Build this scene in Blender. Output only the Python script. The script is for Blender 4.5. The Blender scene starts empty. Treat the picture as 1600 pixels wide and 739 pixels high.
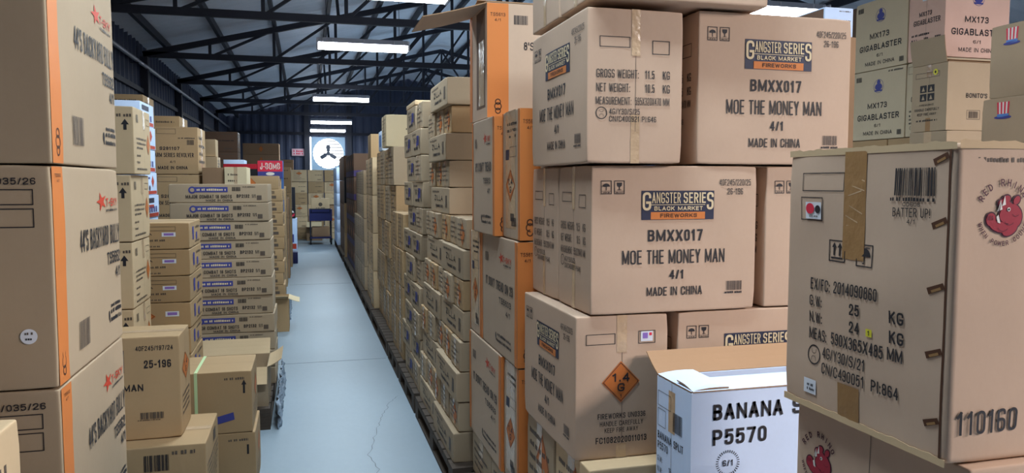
import bpy, math, random
from math import sin, cos, pi, radians, sqrt
S = bpy.context.scene
COL = S.collection
R = random.Random(7)

# ------------------------------------------------------------------ camera, world, exposure
cam_d = bpy.data.cameras.new('camera'); cam = bpy.data.objects.new('camera', cam_d); COL.objects.link(cam)
cam_d.sensor_width = 36.0; cam_d.lens = 27.0; cam_d.clip_start = 0.05; cam_d.clip_end = 200
cam.location = (0, 0, 1.6); cam.rotation_euler = (radians(90 - 3.98), 0, radians(-15))
S.camera = cam
W = bpy.data.worlds.new('world'); S.world = W; W.use_nodes = True
W.node_tree.nodes['Background'].inputs[0].default_value = (0.95, 0.98, 1.0, 1)
W.node_tree.nodes['Background'].inputs[1].default_value = 4.0
S.view_settings.view_transform = 'Standard'; S.view_settings.look = 'None'
S.view_settings.gamma = 1.0; S.view_settings.use_curve_mapping = False
S.view_settings.exposure = 0.22
try: S.cycles.use_light_tree = True
except Exception: pass
LAMP_W = 48.0          # watts of light per strip lamp in the aisle
COOL = (0.74, 0.90, 1.0)
WARM = (1.0, 0.87, 0.82)

# ------------------------------------------------------------------ materials
def lin(c):
    return tuple((x/12.92 if x <= .04045 else ((x+.055)/1.055)**2.4) for x in c)
def rgb(r, g, b): return lin((r/255, g/255, b/255))
MATS = {}
def plain(name, col, rough=.6, metal=0.0, emit=None, spec=.3):
    m = bpy.data.materials.new(name); m.use_nodes = True
    b = m.node_tree.nodes['Principled BSDF']
    b.inputs['Base Color'].default_value = (*col, 1); b.inputs['Roughness'].default_value = rough
    b.inputs['Metallic'].default_value = metal; b.inputs['Specular IOR Level'].default_value = spec
    if emit:
        b.inputs['Emission Color'].default_value = (*emit[0], 1); b.inputs['Emission Strength'].default_value = emit[1]
    MATS[name] = m; return m
def noisy(name, col, var=.15, scale=6, rough=.7, bump=.1, bscale=60, rnd=.1, metal=0.0, stretch=(1, 1, 1), spec=.25):
    m = plain(name, col, rough, metal, spec=spec); nt = m.node_tree; N = nt.nodes; L = nt.links
    b = N['Principled BSDF']
    tc = N.new('ShaderNodeTexCoord'); mp = N.new('ShaderNodeMapping'); mp.inputs['Scale'].default_value = stretch
    L.new(tc.outputs['Object'], mp.inputs[0])
    n1 = N.new('ShaderNodeTexNoise'); n1.inputs['Scale'].default_value = scale; n1.inputs['Detail'].default_value = 6
    n2 = N.new('ShaderNodeTexNoise'); n2.inputs['Scale'].default_value = bscale; n2.inputs['Detail'].default_value = 3
    L.new(mp.outputs[0], n1.inputs[0]); L.new(mp.outputs[0], n2.inputs[0])
    oi = N.new('ShaderNodeObjectInfo')
    def math_(op, a, c):
        q = N.new('ShaderNodeMath'); q.operation = op
        for i, v in enumerate((a, c)):
            if isinstance(v, (int, float)): q.inputs[i].default_value = v
            else: L.new(v, q.inputs[i])
        return q.outputs[0]
    f = math_('MULTIPLY', math_('SUBTRACT', n1.outputs[0], .5), var*2)
    g = math_('MULTIPLY', math_('SUBTRACT', oi.outputs['Random'], .5), rnd*2)
    h = math_('MULTIPLY', math_('SUBTRACT', n2.outputs[0], .5), var*.8)
    k = math_('ADD', math_('ADD', math_('ADD', f, g), h), 1.0)
    mx = N.new('ShaderNodeVectorMath'); mx.operation = 'SCALE'; mx.inputs[0].default_value = col
    L.new(k, mx.inputs['Scale']); L.new(mx.outputs[0], b.inputs['Base Color'])
    if bump:
        bp = N.new('ShaderNodeBump'); bp.inputs['Strength'].default_value = bump; bp.inputs['Distance'].default_value = .01
        L.new(n2.outputs[0], bp.inputs['Height']); L.new(bp.outputs[0], b.inputs['Normal'])
    return m
def card(name, col, rnd=.08):
    return noisy(name, col, var=.06, scale=7, rough=.78, bump=.018, bscale=90, rnd=rnd, stretch=(1, 1, .7))
card('kraft', rgb(172, 143, 106)); card('kraft_film', rgb(182, 160, 138)); card('kraft_light', rgb(200, 174, 138)); card('kraft_dark', rgb(150, 120, 92))
card('kraft_pink_lit', rgb(222, 184, 166)); card('kraft_emblem', rgb(198, 182, 154)); card('kraft_grey', rgb(170, 150, 124)); card('kraft_moe', rgb(190, 164, 142), rnd=.03)  # pink tone: warm light on one emblem carton put into its colour
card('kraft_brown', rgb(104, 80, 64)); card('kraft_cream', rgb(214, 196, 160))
card('white_carton', rgb(206, 226, 255), rnd=.03); card('kraft_inner', rgb(160, 128, 98)); card('blue_card', rgb(40, 92, 160)); card('black_card', rgb(34, 34, 40))
card('red_card', rgb(170, 30, 48))
plain('ink', rgb(42, 40, 44), .6); plain('ink_faint', rgb(92, 80, 70), .6); plain('ink_blue', rgb(66, 70, 140), .6)
plain('navy', rgb(46, 50, 72), .55); plain('orange', rgb(204, 122, 62), .6); plain('orange_dull', rgb(196, 112, 54), .6)
plain('cream', rgb(214, 196, 160), .6); plain('brown_ink', rgb(80, 50, 34), .6); plain('red_ink', rgb(190, 66, 44), .6)
plain('rhino_red', rgb(158, 44, 60), .6); plain('rhino_dark', rgb(74, 34, 50), .6); plain('white_ink', rgb(226, 222, 216), .6)
plain('yellow', rgb(214, 206, 60), .5); plain('sticker_white', rgb(220, 224, 232), .4); plain('violet', rgb(140, 110, 190), .5)
plain('green_strap', rgb(196, 220, 168), .5); plain('purple', rgb(70, 56, 100), .6); plain('sky_blue', rgb(84, 130, 196), .5)
plain('pink_red', rgb(216, 50, 74), .5)
def tape_mat():
    m = noisy('tape', rgb(150, 114, 74), var=.12, scale=9, rough=.28, bump=.25, bscale=26, rnd=.05, spec=.5); return m
tape_mat()
m = noisy('clear_tape', rgb(196, 168, 136), var=.12, scale=14, rough=.22, bump=.35, bscale=30, rnd=.05, spec=.6)
m = noisy('film', rgb(150, 166, 184), var=.35, scale=14, rough=.2, bump=.6, bscale=22, rnd=.02, spec=.8)
noisy('steel_dark', rgb(52, 54, 64), var=.15, scale=5, rough=.55, bump=.05, rnd=.03, metal=.2)
noisy('roof_sheet', rgb(222, 226, 236), var=.18, scale=1.2, rough=.5, bump=.03, rnd=0, metal=.15)
noisy('wall_sheet', rgb(66, 72, 92), var=.2, scale=1.0, rough=.55, bump=.03, rnd=0, metal=.1)
noisy('galv', rgb(176, 180, 190), var=.12, scale=8, rough=.4, bump=.05, rnd=0, metal=.5)
noisy('wood', rgb(78, 68, 60), var=.25, scale=10, rough=.8, bump=.3, bscale=30, rnd=.1, stretch=(1, 8, 8))
noisy('blue_plastic', rgb(40, 44, 92), var=.08, rough=.45, bump=0)
plain('rubber', rgb(28, 28, 30), .7); plain('crack', rgb(112, 118, 120), .9)
plain('lamp_glow', (1, 1, 1), .4, emit=((0.90, 0.95, 1.0), 18.0)); plain('lamp_body', rgb(190, 190, 200), .5)
plain('sign_white', rgb(214, 190, 200), .5); plain('fan_plate', rgb(150, 176, 200), .5, .2); plain('fan_dark', rgb(60, 66, 80), .5)
def floor_mat():
    m = noisy('concrete', rgb(140, 156, 168), var=.10, scale=1.6, rough=.42, bump=.06, bscale=24, rnd=0, spec=.4, stretch=(1, .5, 1)); return m
floor_mat()

# ------------------------------------------------------------------ helpers
def link(name, verts, faces, mats, midx=None, parent=None, smooth=False, loc=None):
    me = bpy.data.meshes.new(name); me.from_pydata([tuple(v) for v in verts], [], faces)
    for k in mats: me.materials.append(MATS[k])
    if midx: me.polygons.foreach_set('material_index', midx)
    if smooth: me.polygons.foreach_set('use_smooth', [True]*len(me.polygons))
    me.update()
    o = bpy.data.objects.new(name, me); COL.objects.link(o)
    if parent: o.parent = parent
    if loc: o.location = loc
    return o
def tag(o, label, cat, group=None, kind=None):
    o['label'] = label; o['category'] = cat
    if group: o['group'] = group
    if kind: o['kind'] = kind
    return o
def empty(name, loc, rz=0):
    o = bpy.data.objects.new(name, None); COL.objects.link(o); o.location = loc; o.rotation_euler = (0, 0, rz)
    o.empty_display_size = .1; return o
class MB:
    def __init__(s): s.v = []; s.f = []; s.m = []
    def quadbox(s, c, m=0):
        n = len(s.v); s.v += c
        s.f += [(n, n+3, n+2, n+1), (n+4, n+5, n+6, n+7), (n, n+1, n+5, n+4), (n+1, n+2, n+6, n+5), (n+2, n+3, n+7, n+6), (n+3, n, n+4, n+7)]
        s.m += [m]*6
    def box(s, x0, x1, y0, y1, z0, z1, m=0):
        s.quadbox([(x0, y0, z0), (x1, y0, z0), (x1, y1, z0), (x0, y1, z0), (x0, y0, z1), (x1, y0, z1), (x1, y1, z1), (x0, y1, z1)], m)
    def bar(s, p, q, w, h, up=(0, 0, 1), m=0):      # rectangular bar from p to q, w wide, h along up
        d = [q[i]-p[i] for i in range(3)]; L = sqrt(sum(c*c for c in d)); d = [c/L for c in d]
        sd = [d[1]*up[2]-d[2]*up[1], d[2]*up[0]-d[0]*up[2], d[0]*up[1]-d[1]*up[0]]
        l = sqrt(sum(c*c for c in sd)) or 1; sd = [c/l for c in sd]
        u2 = [sd[1]*d[2]-sd[2]*d[1], sd[2]*d[0]-sd[0]*d[2], sd[0]*d[1]-sd[1]*d[0]]
        c = []
        for e in (p, q):
            for a, b in ((-1, -1), (1, -1), (1, 1), (-1, 1)):
                c.append(tuple(e[i]+sd[i]*a*w/2+u2[i]*b*h/2 for i in range(3)))
        s.quadbox(c, m)
    def tube(s, pts, r, n=8, m=0):
        rings = []
        for i, p in enumerate(pts):
            a = pts[max(0, i-1)]; b = pts[min(len(pts)-1, i+1)]
            d = [b[k]-a[k] for k in range(3)]; l = sqrt(sum(c*c for c in d)); d = [c/l for c in d]
            up = (0, 0, 1) if abs(d[2]) < .9 else (1, 0, 0)
            x = [d[1]*up[2]-d[2]*up[1], d[2]*up[0]-d[0]*up[2], d[0]*up[1]-d[1]*up[0]]
            l = sqrt(sum(c*c for c in x)); x = [c/l for c in x]
            y = [x[1]*d[2]-x[2]*d[1], x[2]*d[0]-x[0]*d[2], x[0]*d[1]-x[1]*d[0]]
            ring = []
            for k in range(n):
                t = 2*pi*k/n; s.v.append(tuple(p[j]+r*(cos(t)*x[j]+sin(t)*y[j]) for j in range(3))); ring.append(len(s.v)-1)
            rings.append(ring)
        for a, b in zip(rings, rings[1:]):
            for k in range(n): s.f.append((a[k], a[(k+1) % n], b[(k+1) % n], b[k])); s.m.append(m)
        s.f.append(tuple(reversed(rings[0]))); s.m.append(m); s.f.append(tuple(rings[-1])); s.m.append(m)
    def build(s, name, mats, parent=None, smooth=False, loc=None):
        return link(name, s.v, s.f, mats if isinstance(mats, (list, tuple)) else [mats], s.m, parent, smooth, loc)
# ---- lettering as flat ink polygons
def _g(txt):
    out = []
    for path in txt.split('|'):
        closed = path.endswith('o'); pts = []
        for p in path.rstrip('o').split():
            rd = p.endswith('r'); x, y = p.rstrip('r').split(','); pts.append((float(x), float(y), rd))
        out.append((pts, closed))
    return out
GL = {'A': (.72, '0,0 .5,1 1,0|.2,.3 .8,.3'), 'B': (.66, '0,.0 0,1 .94,1r .94,.54r 0,.54|0,.54 1,.54r 1,0r 0,0'), 'C': (.68, '1,.7 1,1r 0,1r 0,0r 1,0r 1,.3'),
 'D': (.68, '0,0 0,1 1,1r 1,0ro'), 'E': (.58, '1,1 0,1 0,0 1,0|0,.53 .9,.53'), 'F': (.54, '1,1 0,1 0,0|0,.5 .85,.5'), 'G': (.72, '1,.78 1,1r 0,1r 0,0r 1,0r 1,.42 .55,.42'),
 'H': (.66, '0,0 0,1|1,0 1,1|0,.52 1,.52'), 'I': (.16, '.5,0 .5,1'), 'J': (.54, '1,1 1,0r 0,0r 0,.32'), 'K': (.68, '0,0 0,1|1,1 0,.36|.38,.62 1,0'), 'L': (.54, '0,1 0,0 1,0'),
 'M': (.88, '0,0 0,1 .5,.1 1,1 1,0'), 'N': (.72, '0,0 0,1 1,0 1,1'), 'O': (.72, '0,0r 0,1r 1,1r 1,0ro'), 'P': (.62, '0,0 0,1 1,1r 1,.44r 0,.44'), 'Q': (.72, '0,0r 0,1r 1,1r 1,0ro|.6,.25 1,-.05'),
 'R': (.66, '0,0 0,1 1,1r 1,.48r 0,.48|.5,.48 1,0'), 'S': (.64, '1,.82 1,1r 0,1r 0,.53r 1,.53r 1,0r 0,0r 0,.18'), 'T': (.62, '0,1 1,1|.5,1 .5,0'), 'U': (.66, '0,1 0,0r 1,0r 1,1'),
 '^': (.66, '0,0 0,1r 1,1r 1,0'), 'V': (.68, '0,1 .5,0 1,1'), 'W': (.96, '0,1 .25,0 .5,.95 .75,0 1,1'), 'X': (.68, '0,0 1,1|0,1 1,0'), 'Y': (.68, '0,1 .5,.45 1,1|.5,.45 .5,0'), 'Z': (.62, '0,1 1,1 0,0 1,0'),
 '0': (.56, '0,0r 0,1r 1,1r 1,0ro'), '1': (.40, '0,.80 .66,1 .66,0'), '2': (.56, '0,.72 0,1r 1,1r 1,.55r 0,.12 0,0 1,0'), '3': (.56, '0,.83 0,1r .97,1r .97,.53r .35,.53|.35,.53 1,.53r 1,0r 0,0r 0,.17'),
 '4': (.58, '.76,0 .76,1 0,.28 1,.28'), '5': (.56, '.92,1 .08,1 .04,.52 .25,.64r 1,.64r 1,0r 0,0r 0,.15'), '6': (.56, '.95,.84 .95,1r 0,1r 0,0r 1,0r 1,.55r 0,.55r'), '7': (.56, '0,1 1,1 .36,0'),
 '8': (.56, '.03,.54r .03,1r .97,1r .97,.54ro|0,0r 0,.54r 1,.54r 1,0ro'), '9': (.56, '.05,.16 .05,0r 1,0r 1,1r 0,1r 0,.45r 1,.45r'), '/': (.36, '0,0 1,1'), '.': (.14, '.5,0 .5,.03'), ':': (.14, '.5,.02 .5,.05|.5,.6 .5,.63'),
 '-': (.36, '0,.42 1,.42'), "'": (.14, '.5,1 .5,.72'), '!': (.16, '.5,1 .5,.28|.5,0 .5,.03'), ',': (.14, '.5,.05 .3,-.12')}
GL = {k: (w, _g(p)) for k, (w, p) in GL.items()}
def stroke(path, closed, wd, hg, th):
    """outline quads of one pen stroke inside a wd x hg letter"""
    pts = [(th/2+x*(wd-th), th/2+y*(hg-th), r) for x, y, r in path]; out = []; n = len(pts)
    for i, (x, y, r) in enumerate(pts):
        if not r or (not closed and i in (0, n-1)): out.append((x, y)); continue
        a = pts[i-1]; b = pts[(i+1) % n]
        la = sqrt((a[0]-x)**2+(a[1]-y)**2); lb = sqrt((b[0]-x)**2+(b[1]-y)**2)
        R_ = min(la*(.5 if a[2] else .85), lb*(.5 if b[2] else .85), .55*hg)
        p = (x+(a[0]-x)*R_/la, y+(a[1]-y)*R_/la); q = (x+(b[0]-x)*R_/lb, y+(b[1]-y)*R_/lb)
        for k in range(5):
            t = k/4; u = .62
            c1 = (p[0]+(x-p[0])*u, p[1]+(y-p[1])*u); c2 = (q[0]+(x-q[0])*u, q[1]+(y-q[1])*u)
            w0, w1, w2, w3 = (1-t)**3, 3*t*(1-t)**2, 3*t*t*(1-t), t**3
            out.append((w0*p[0]+w1*c1[0]+w2*c2[0]+w3*q[0], w0*p[1]+w1*c1[1]+w2*c2[1]+w3*q[1]))
    m = [out[0]]
    for p in out[1:]:
        if (p[0]-m[-1][0])**2+(p[1]-m[-1][1])**2 > (th*.02)**2: m.append(p)
    if closed and (m[0][0]-m[-1][0])**2+(m[0][1]-m[-1][1])**2 < (th*.02)**2: m.pop()
    n = len(m); L, Rr = [], []
    def nrm(a, b):
        dx, dy = b[0]-a[0], b[1]-a[1]; l = sqrt(dx*dx+dy*dy) or 1; return (-dy/l, dx/l)
    for i in range(n):
        if closed: n1, n2 = nrm(m[i-1], m[i]), nrm(m[i], m[(i+1) % n])
        else:
            n1 = nrm(m[i-1], m[i]) if i else nrm(m[0], m[1]); n2 = nrm(m[i], m[i+1]) if i < n-1 else n1
        bx, by = n1[0]+n2[0], n1[1]+n2[1]; d = bx*n1[0]+by*n1[1]
        k = th/2/max(d, .55) if d > 0 else th/2
        e = (0, 0)
        if not closed and i in (0, n-1):      # square ends reach the letter's edge
            dx, dy = (n1[1], -n1[0]); sg_ = -1 if i == 0 else 1; e = (dx*th/2*sg_, dy*th/2*sg_)
        L.append((m[i][0]+bx*k+e[0], m[i][1]+by*k+e[1])); Rr.append((m[i][0]-bx*k+e[0], m[i][1]-by*k+e[1]))
    v = L+Rr; f = [(n+i, n+i+1, i+1, i) for i in range(n-1)]
    if closed: f.append((n+n-1, n, 0, n-1))
    return v, f
def split_sharp(path, wd, hg):
    """cut a pen stroke where it doubles back"""
    out = [[path[0]]]
    for i in range(1, len(path)):
        out[-1].append(path[i])
        if i < len(path)-1 and not path[i][2]:
            a = ((path[i][0]-path[i-1][0])*wd, (path[i][1]-path[i-1][1])*hg); b = ((path[i+1][0]-path[i][0])*wd, (path[i+1][1]-path[i][1])*hg)
            if a[0]*b[0]+a[1]*b[1] < -.02*wd*hg: out.append([path[i]])
    return out
_T = {}
def text2d(st, W_, H_, bold=.018):
    """lettering W_ wide and H_ high, heavy sans capitals"""
    key = (st, round(W_, 5), round(H_, 5), bold)
    if key in _T: return _T[key]
    st = st.upper(); gap = .17; ws = [GL[c][0] if c in GL else .34 for c in st]
    tot = sum(ws)+gap*(len(st)-1); k = W_/tot; e = 1+(bold-.018)*9
    th = min(H_*.178, k*.178)*e; x = 0; vs, fs = [], []
    for c, w in zip(st, ws):
        if c in GL:
            wd = max(w*k, th*1.02); tk = th*(.86 if c in 'MNW' else 1)
            for path, cl in GL[c][1]:
              for sub in ([path] if cl else split_sharp(path, wd, H_)):
                v, f = stroke(sub, cl, wd, H_, tk); n = len(vs)
                vs += [(x+w*k/2-wd/2+a, b) for a, b in v]; fs += [tuple(i+n for i in q) for q in f]
        x += (w+gap)*k
    _T[key] = (vs, fs); return _T[key]
class Art:
    """ink on one face of a carton; x to the right 0..W, y down 0..1 fractions (or metres when abs)"""
    def __init__(s, W_, H_): s.W = W_; s.H = H_; s.parts = {}; s.op = 0
    def _p(s, part): return s.parts.setdefault((part, s.op), ([], [], []))
    def poly(s, part, pts, mat, lay=1):
        v, f, m = s._p(part); n = len(v)
        v += [(x*s.W, s.H*(1-y), lay) for x, y in pts]; f.append(tuple(range(n, n+len(pts)))); m.append(mat)
    def rect(s, part, x0, x1, y0, y1, mat, lay=1):
        s.op += 1
        nx = max(1, int((x1-x0)*s.W/.06)); ny = max(1, int((y1-y0)*s.H/.06))
        for i in range(nx):
            for j in range(ny):
                a, b = x0+(x1-x0)*i/nx, x0+(x1-x0)*(i+1)/nx; c, d = y0+(y1-y0)*j/ny, y0+(y1-y0)*(j+1)/ny
                s.poly(part, [(a, d), (b, d), (b, c), (a, c)], mat, lay)
    def frame(s, part, x0, x1, y0, y1, mat, w=.0022, lay=1):
        a, b = w/s.W, w/s.H
        s.rect(part, x0, x1, y0, y0+b, mat, lay); s.rect(part, x0, x1, y1-b, y1, mat, lay)
        s.rect(part, x0, x0+a, y0+b, y1-b, mat, lay); s.rect(part, x1-a, x1, y0+b, y1-b, mat, lay)
    def text(s, part, st, x0, x1, y0, y1, mat='ink', lay=2, bold=.018, res=2):
        if ' ' in st:       # widely spaced words are set one by one
            cw = [GL[c][0] if c in GL else .34 for c in st.upper()]; k = (x1-x0)/(sum(cw)+.17*(len(st)-1))
            if k*s.W*.68 > .013:
                x = x0; i = 0
                for w in st.split(' '):
                    L = sum(cw[i:i+len(w)])+.17*(len(w)-1); s.text(part, w, x, x+L*k, y0, y1, mat, lay, bold); x += (L+.34+.34)*k; i += len(w)+1
                return
        vs, fs = text2d(st, (x1-x0)*s.W, (y1-y0)*s.H, bold); s.op += 1; v, f, m = s._p(part); n = len(v)
        v += [(x0*s.W+a, s.H*(1-y1)+b, lay) for a, b in vs]
        f += [tuple(i+n for i in q) for q in fs]; m += [mat]*len(fs)
    def ell(s, part, cx, cy, rx, ry, mat, lay=1, n=24, rot=0, a0=0, a1=2*pi):
        s.op += 1
        pts = []
        for k in range(n):
            t = a0+(a1-a0)*k/(n if a1-a0 > 6.28 else n-1); a, b = rx*cos(t), ry*sin(t)
            pts.append((cx+(a*cos(rot)-b*sin(rot))/s.W, cy-(a*sin(rot)+b*cos(rot))/s.H))
        s.poly(part, pts, mat, lay)
    def ring(s, part, cx, cy, r, w, mat, lay=1, n=28, a0=0, a1=2*pi):
        s.op += 1
        for k in range(n):
            t0, t1 = a0+(a1-a0)*k/n, a0+(a1-a0)*(k+1)/n
            s.poly(part, [(cx+q*cos(t)/s.W, cy-q*sin(t)/s.H) for q, t in ((r-w, t0), (r, t0), (r, t1), (r-w, t1))], mat, lay)
    def bars(s, part, x0, x1, y0, y1, mat='ink', lay=2, seed=1):
        s.op += 1
        q = random.Random(seed); x = x0; u = (x1-x0)/48
        while x < x1:
            w = u*q.choice((.7, .7, 1.3, 2.0)); s.poly(part, [(x, y1), (min(x+w, x1), y1), (min(x+w, x1), y0), (x, y0)], mat, lay)
            x += w+u*q.choice((.6, .6, 1.1, 1.6))
    def dashes(s, part, x0, x1, y0, y1, mat='ink_faint', lay=1, seed=1):   # a line of print too small to read
        s.op += 1
        q = random.Random(seed); x = x0; h = (y1-y0)*s.H/s.W
        while x < x1:
            w = h*q.uniform(.45, .8); e = min(x+w, x1)
            k = q.uniform(0, .25)*(y1-y0)
            s.poly(part, [(x, y1), (e, y1), (e, y0+k), (x, y0+k)], mat, lay); x = e+h*q.choice((.22, .22, .22, .8))
    def arc_text(s, part, st, cx, cy, r, a0, a1, hgt, mat='ink', lay=2, inside=False):
        k = len(st); s.op += 1
        for i, ch in enumerate(st):
            if ch == ' ': continue
            wd = hgt*GL[ch][0]*.95; a = a0+(a1-a0)*(i+.5)/k; vs, fs = text2d(ch, wd, hgt); v, f, m = s._p(part); n = len(v)
            rr = a-pi/2 if not inside else a+pi/2
            ox, oy = r*cos(a), r*sin(a)
            for p, q in vs:
                X = p-wd/2; Y = q-hgt/2
                v.append((cx*s.W+ox+X*cos(rr)-Y*sin(rr), s.H*(1-cy)+oy+X*sin(rr)+Y*cos(rr), lay))
            f += [tuple(j+n for j in g) for g in fs]; m += [mat]*len(fs)
    def pieces(s):
        """marks of one kind that lie together become one part; marks that lie apart stay apart"""
        items = {}
        for (part, op), (v, f, m) in s.parts.items():
            xs = [p[0] for p in v]; ys = [p[1] for p in v]
            items.setdefault(part, []).append([[min(xs), max(xs), min(ys), max(ys)], [(v, f, m)]])
        for part, L in items.items():
            grp = list(range(len(L)))
            def root(i):
                while grp[i] != i: i = grp[i]
                return i
            for i in range(len(L)):
                for j in range(i+1, len(L)):
                    a, b = L[i][0], L[j][0]
                    gx = max(0, a[0]-b[1], b[0]-a[1]); gy = max(0, a[2]-b[3], b[2]-a[3])
                    if gx*gx+gy*gy <= .016**2: grp[root(j)] = root(i)
            by = {}
            for i in range(len(L)): by.setdefault(root(i), []).extend(L[i][1])
            L = [(0, g) for g in by.values()]
            for _, gs in L:
                V, F, M = [], [], []
                for v, f, m in gs:
                    n = len(V); V += v; F += [tuple(k+n for k in q) for q in f]; M += m
                yield part, V, F, M
# ---- the carton itself: rounded box with faint bulges and dents
def bumpf(face, a, b, w, h, amp, seed):
    if amp <= 0: return 0
    q = seed*1.7+face*2.3
    if face == 4: return 0
    e = min(a, w-a, b, h-b); e = max(0.0, min(1.0, e/.05)); e = e*e*(3-2*e)
    return amp*e*(.5*sin(pi*a/w)*sin(pi*b/h)+.55*sin(a*13+q)*sin(b*11+q*1.3)+.35*sin(a*27+b*9+q*2)+.25*sin(b*31-a*6+q))
FACES = {'-Y': 0, '+X': 1, '+Y': 2, '-X': 3, '+Z': 4}
def frame_of(face, w, d, h):
    return {'-Y': ((-w/2, -d/2, 0), (1, 0, 0), (0, 0, 1), (0, -1, 0), w, h),
            '+X': ((w/2, -d/2, 0), (0, 1, 0), (0, 0, 1), (1, 0, 0), d, h),
            '+Y': ((w/2, d/2, 0), (-1, 0, 0), (0, 0, 1), (0, 1, 0), w, h),
            '-X': ((-w/2, d/2, 0), (0, -1, 0), (0, 0, 1), (-1, 0, 0), d, h),
            '+Z': ((-w/2, -d/2, h), (1, 0, 0), (0, 1, 0), (0, 0, 1), w, d)}[face]
def body(name, w, d, h, mat, amp=0.0, seed=0, r=.0038, step=.05, seam=None):
    def axis(L):
        n = max(1, int((L-2*r)/step)) if amp > 0 else 1
        c = [0, r*.35, r, r+.004] if amp > 0 else [0, r*.5, r]
        c += [r+.004+(L-2*r-.008)*i/n for i in range(1, n)] + [L-t for t in reversed(c)]
        return c
    xs, ys, zs = axis(w), axis(d), axis(h)
    verts, idx, faces = [], {}, []
    nx, ny, nz = len(xs), len(ys), len(zs)
    q = random.Random(seed*31+5)
    crush = [(q.uniform(0, .0035) if amp > 0 else 0) for _ in range(8)]
    def vid(i, j, k):
        if (i, j, k) in idx: return idx[(i, j, k)]
        p = [xs[i], ys[j], zs[k]]; L = (w, d, h)
        inn = [max(r, min(L[t]-r, p[t])) for t in range(3)]; dv = [p[t]-inn[t] for t in range(3)]
        ln = sqrt(sum(c*c for c in dv))
        if ln > 0: p = [inn[t]+dv[t]*r/ln for t in range(3)]
        x, y, z = p
        if amp > 0:
            if j == 0: y -= bumpf(0, x, z, w, h, amp, seed)
            elif j == ny-1: y += bumpf(2, w-x, z, w, h, amp, seed)
            if i == nx-1: x += bumpf(1, ys[j], zs[k], d, h, amp, seed)
            elif i == 0: x -= bumpf(3, d-ys[j], zs[k], d, h, amp, seed)
            ci = (xs[i] > w/2)+2*(ys[j] > d/2)+4*(zs[k] > h/2)
            dc = sqrt(min(xs[i], w-xs[i])**2+min(ys[j], d-ys[j])**2+min(zs[k], h-zs[k])**2)
            cr = crush[ci]*max(0, 1-dc/.035)
            x += cr*(1 if xs[i] < w/2 else -1); y += cr*(1 if ys[j] < d/2 else -1); z += cr*(1 if zs[k] < h/2 else -1)
        verts.append((x-w/2, y-d/2, z)); idx[(i, j, k)] = len(verts)-1
        return idx[(i, j, k)]
    for i in range(nx-1):
        for k in range(nz-1):
            faces.append((vid(i, 0, k), vid(i+1, 0, k), vid(i+1, 0, k+1), vid(i, 0, k+1)))
            faces.append((vid(i, ny-1, k), vid(i, ny-1, k+1), vid(i+1, ny-1, k+1), vid(i+1, ny-1, k)))
        for j in range(ny-1):
            faces.append((vid(i, j, 0), vid(i, j+1, 0), vid(i+1, j+1, 0), vid(i+1, j, 0)))
            faces.append((vid(i, j, nz-1), vid(i+1, j, nz-1), vid(i+1, j+1, nz-1), vid(i, j+1, nz-1)))
    for j in range(ny-1):
        for k in range(nz-1):
            faces.append((vid(0, j, k), vid(0, j, k+1), vid(0, j+1, k+1), vid(0, j+1, k)))
            faces.append((vid(nx-1, j, k), vid(nx-1, j+1, k), vid(nx-1, j+1, k+1), vid(nx-1, j, k+1)))
    return link(name, verts, faces, [mat], None, None, True)
def apply_art(root, face, art, w, d, h, amp, seed):
    o, u, v, n, fw, fh = frame_of(face, w, d, h); fi = FACES[face]
    for part, vs, fs, ms in art.pieces():
        mats = sorted(set(ms)); out = []
        for a, b, lay in vs:
            e = bumpf(fi, a, b, fw, fh, amp, seed)+.0007*lay+(.0006 if amp > 0 else .0002)
            out.append(tuple(o[i]+u[i]*a+v[i]*b+n[i]*e for i in range(3)))
        link(part, out, fs, mats, [mats.index(m) for m in ms], root)
def tape_strip(art, x0, x1, y0=0.0, y1=1.0, mat='tape', part='packing_tape'):
    art.rect(part, x0, x1, y0, y1, mat, .5)
def seam(art, vertical=True, at=.5, y0=0.0, y1=1.0):
    w = .0007
    if vertical: art.rect('flap_seam', at-w/art.W, at+w/art.W, y0, y1, 'ink_faint', .3)
    else: art.rect('flap_seam', y0, y1, at-w/art.H, at+w/art.H, 'ink_faint', .3)
def carton(name, w, d, h, mat, arts, amp=0.0, seed=0, top='tape', r=.0038):
    """arts: list of (face, function(Art)); returns a mesh with printed parts as children"""
    b = body(name, w, d, h, mat, amp, seed, r)
    for face, fn in arts:
        fw, fh = frame_of(face, w, d, h)[4:]
        a = Art(fw, fh); fn(a); apply_art(b, face, a, w, d, h, amp, seed)
    if top == 'tape':
        a = Art(w, d)
        if w >= d: tape_strip(a, 0.002/w, 1-.002/w, .5-.024/d, .5+.024/d, 'clear_tape')
        else: tape_strip(a, .5-.024/w, .5+.024/w, .002/d, 1-.002/d, 'clear_tape')
        apply_art(b, '+Z', a, w, d, h, amp, seed)
    return b
def dup(root, loc, rz=0.0, label=None):
    r = root.copy(); COL.objects.link(r); r.location = loc; r.rotation_euler = (0, 0, rz)
    if label: r['label'] = label
    for ch in root.children:
        c = ch.copy(); COL.objects.link(c); c.parent = r
    return r
class Kind:
    """first placing moves the carton itself, later ones copy it"""
    def __init__(s, ob, cat='box', group=None): s.o = ob; s.used = False; s.cat = cat; s.group = group
    def put(s, loc, label, rz=0.0, group=None):
        if not s.used: o = s.o; s.used = True; o.location = loc; o.rotation_euler = (0, 0, rz)
        else: o = dup(s.o, loc, rz)
        tag(o, label, s.cat, group or s.group); return o
ORD = ['', 'topmost', 'second from top', 'third from top', 'fourth from top', 'fifth from top', 'sixth from top', 'seventh from top',
       'eighth from top', 'ninth from top', 'tenth from top', 'eleventh from top', 'twelfth from top', 'thirteenth from top', 'fourteenth from top', 'fifteenth from top']
J = lambda a=.004: R.uniform(-a, a)
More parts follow.
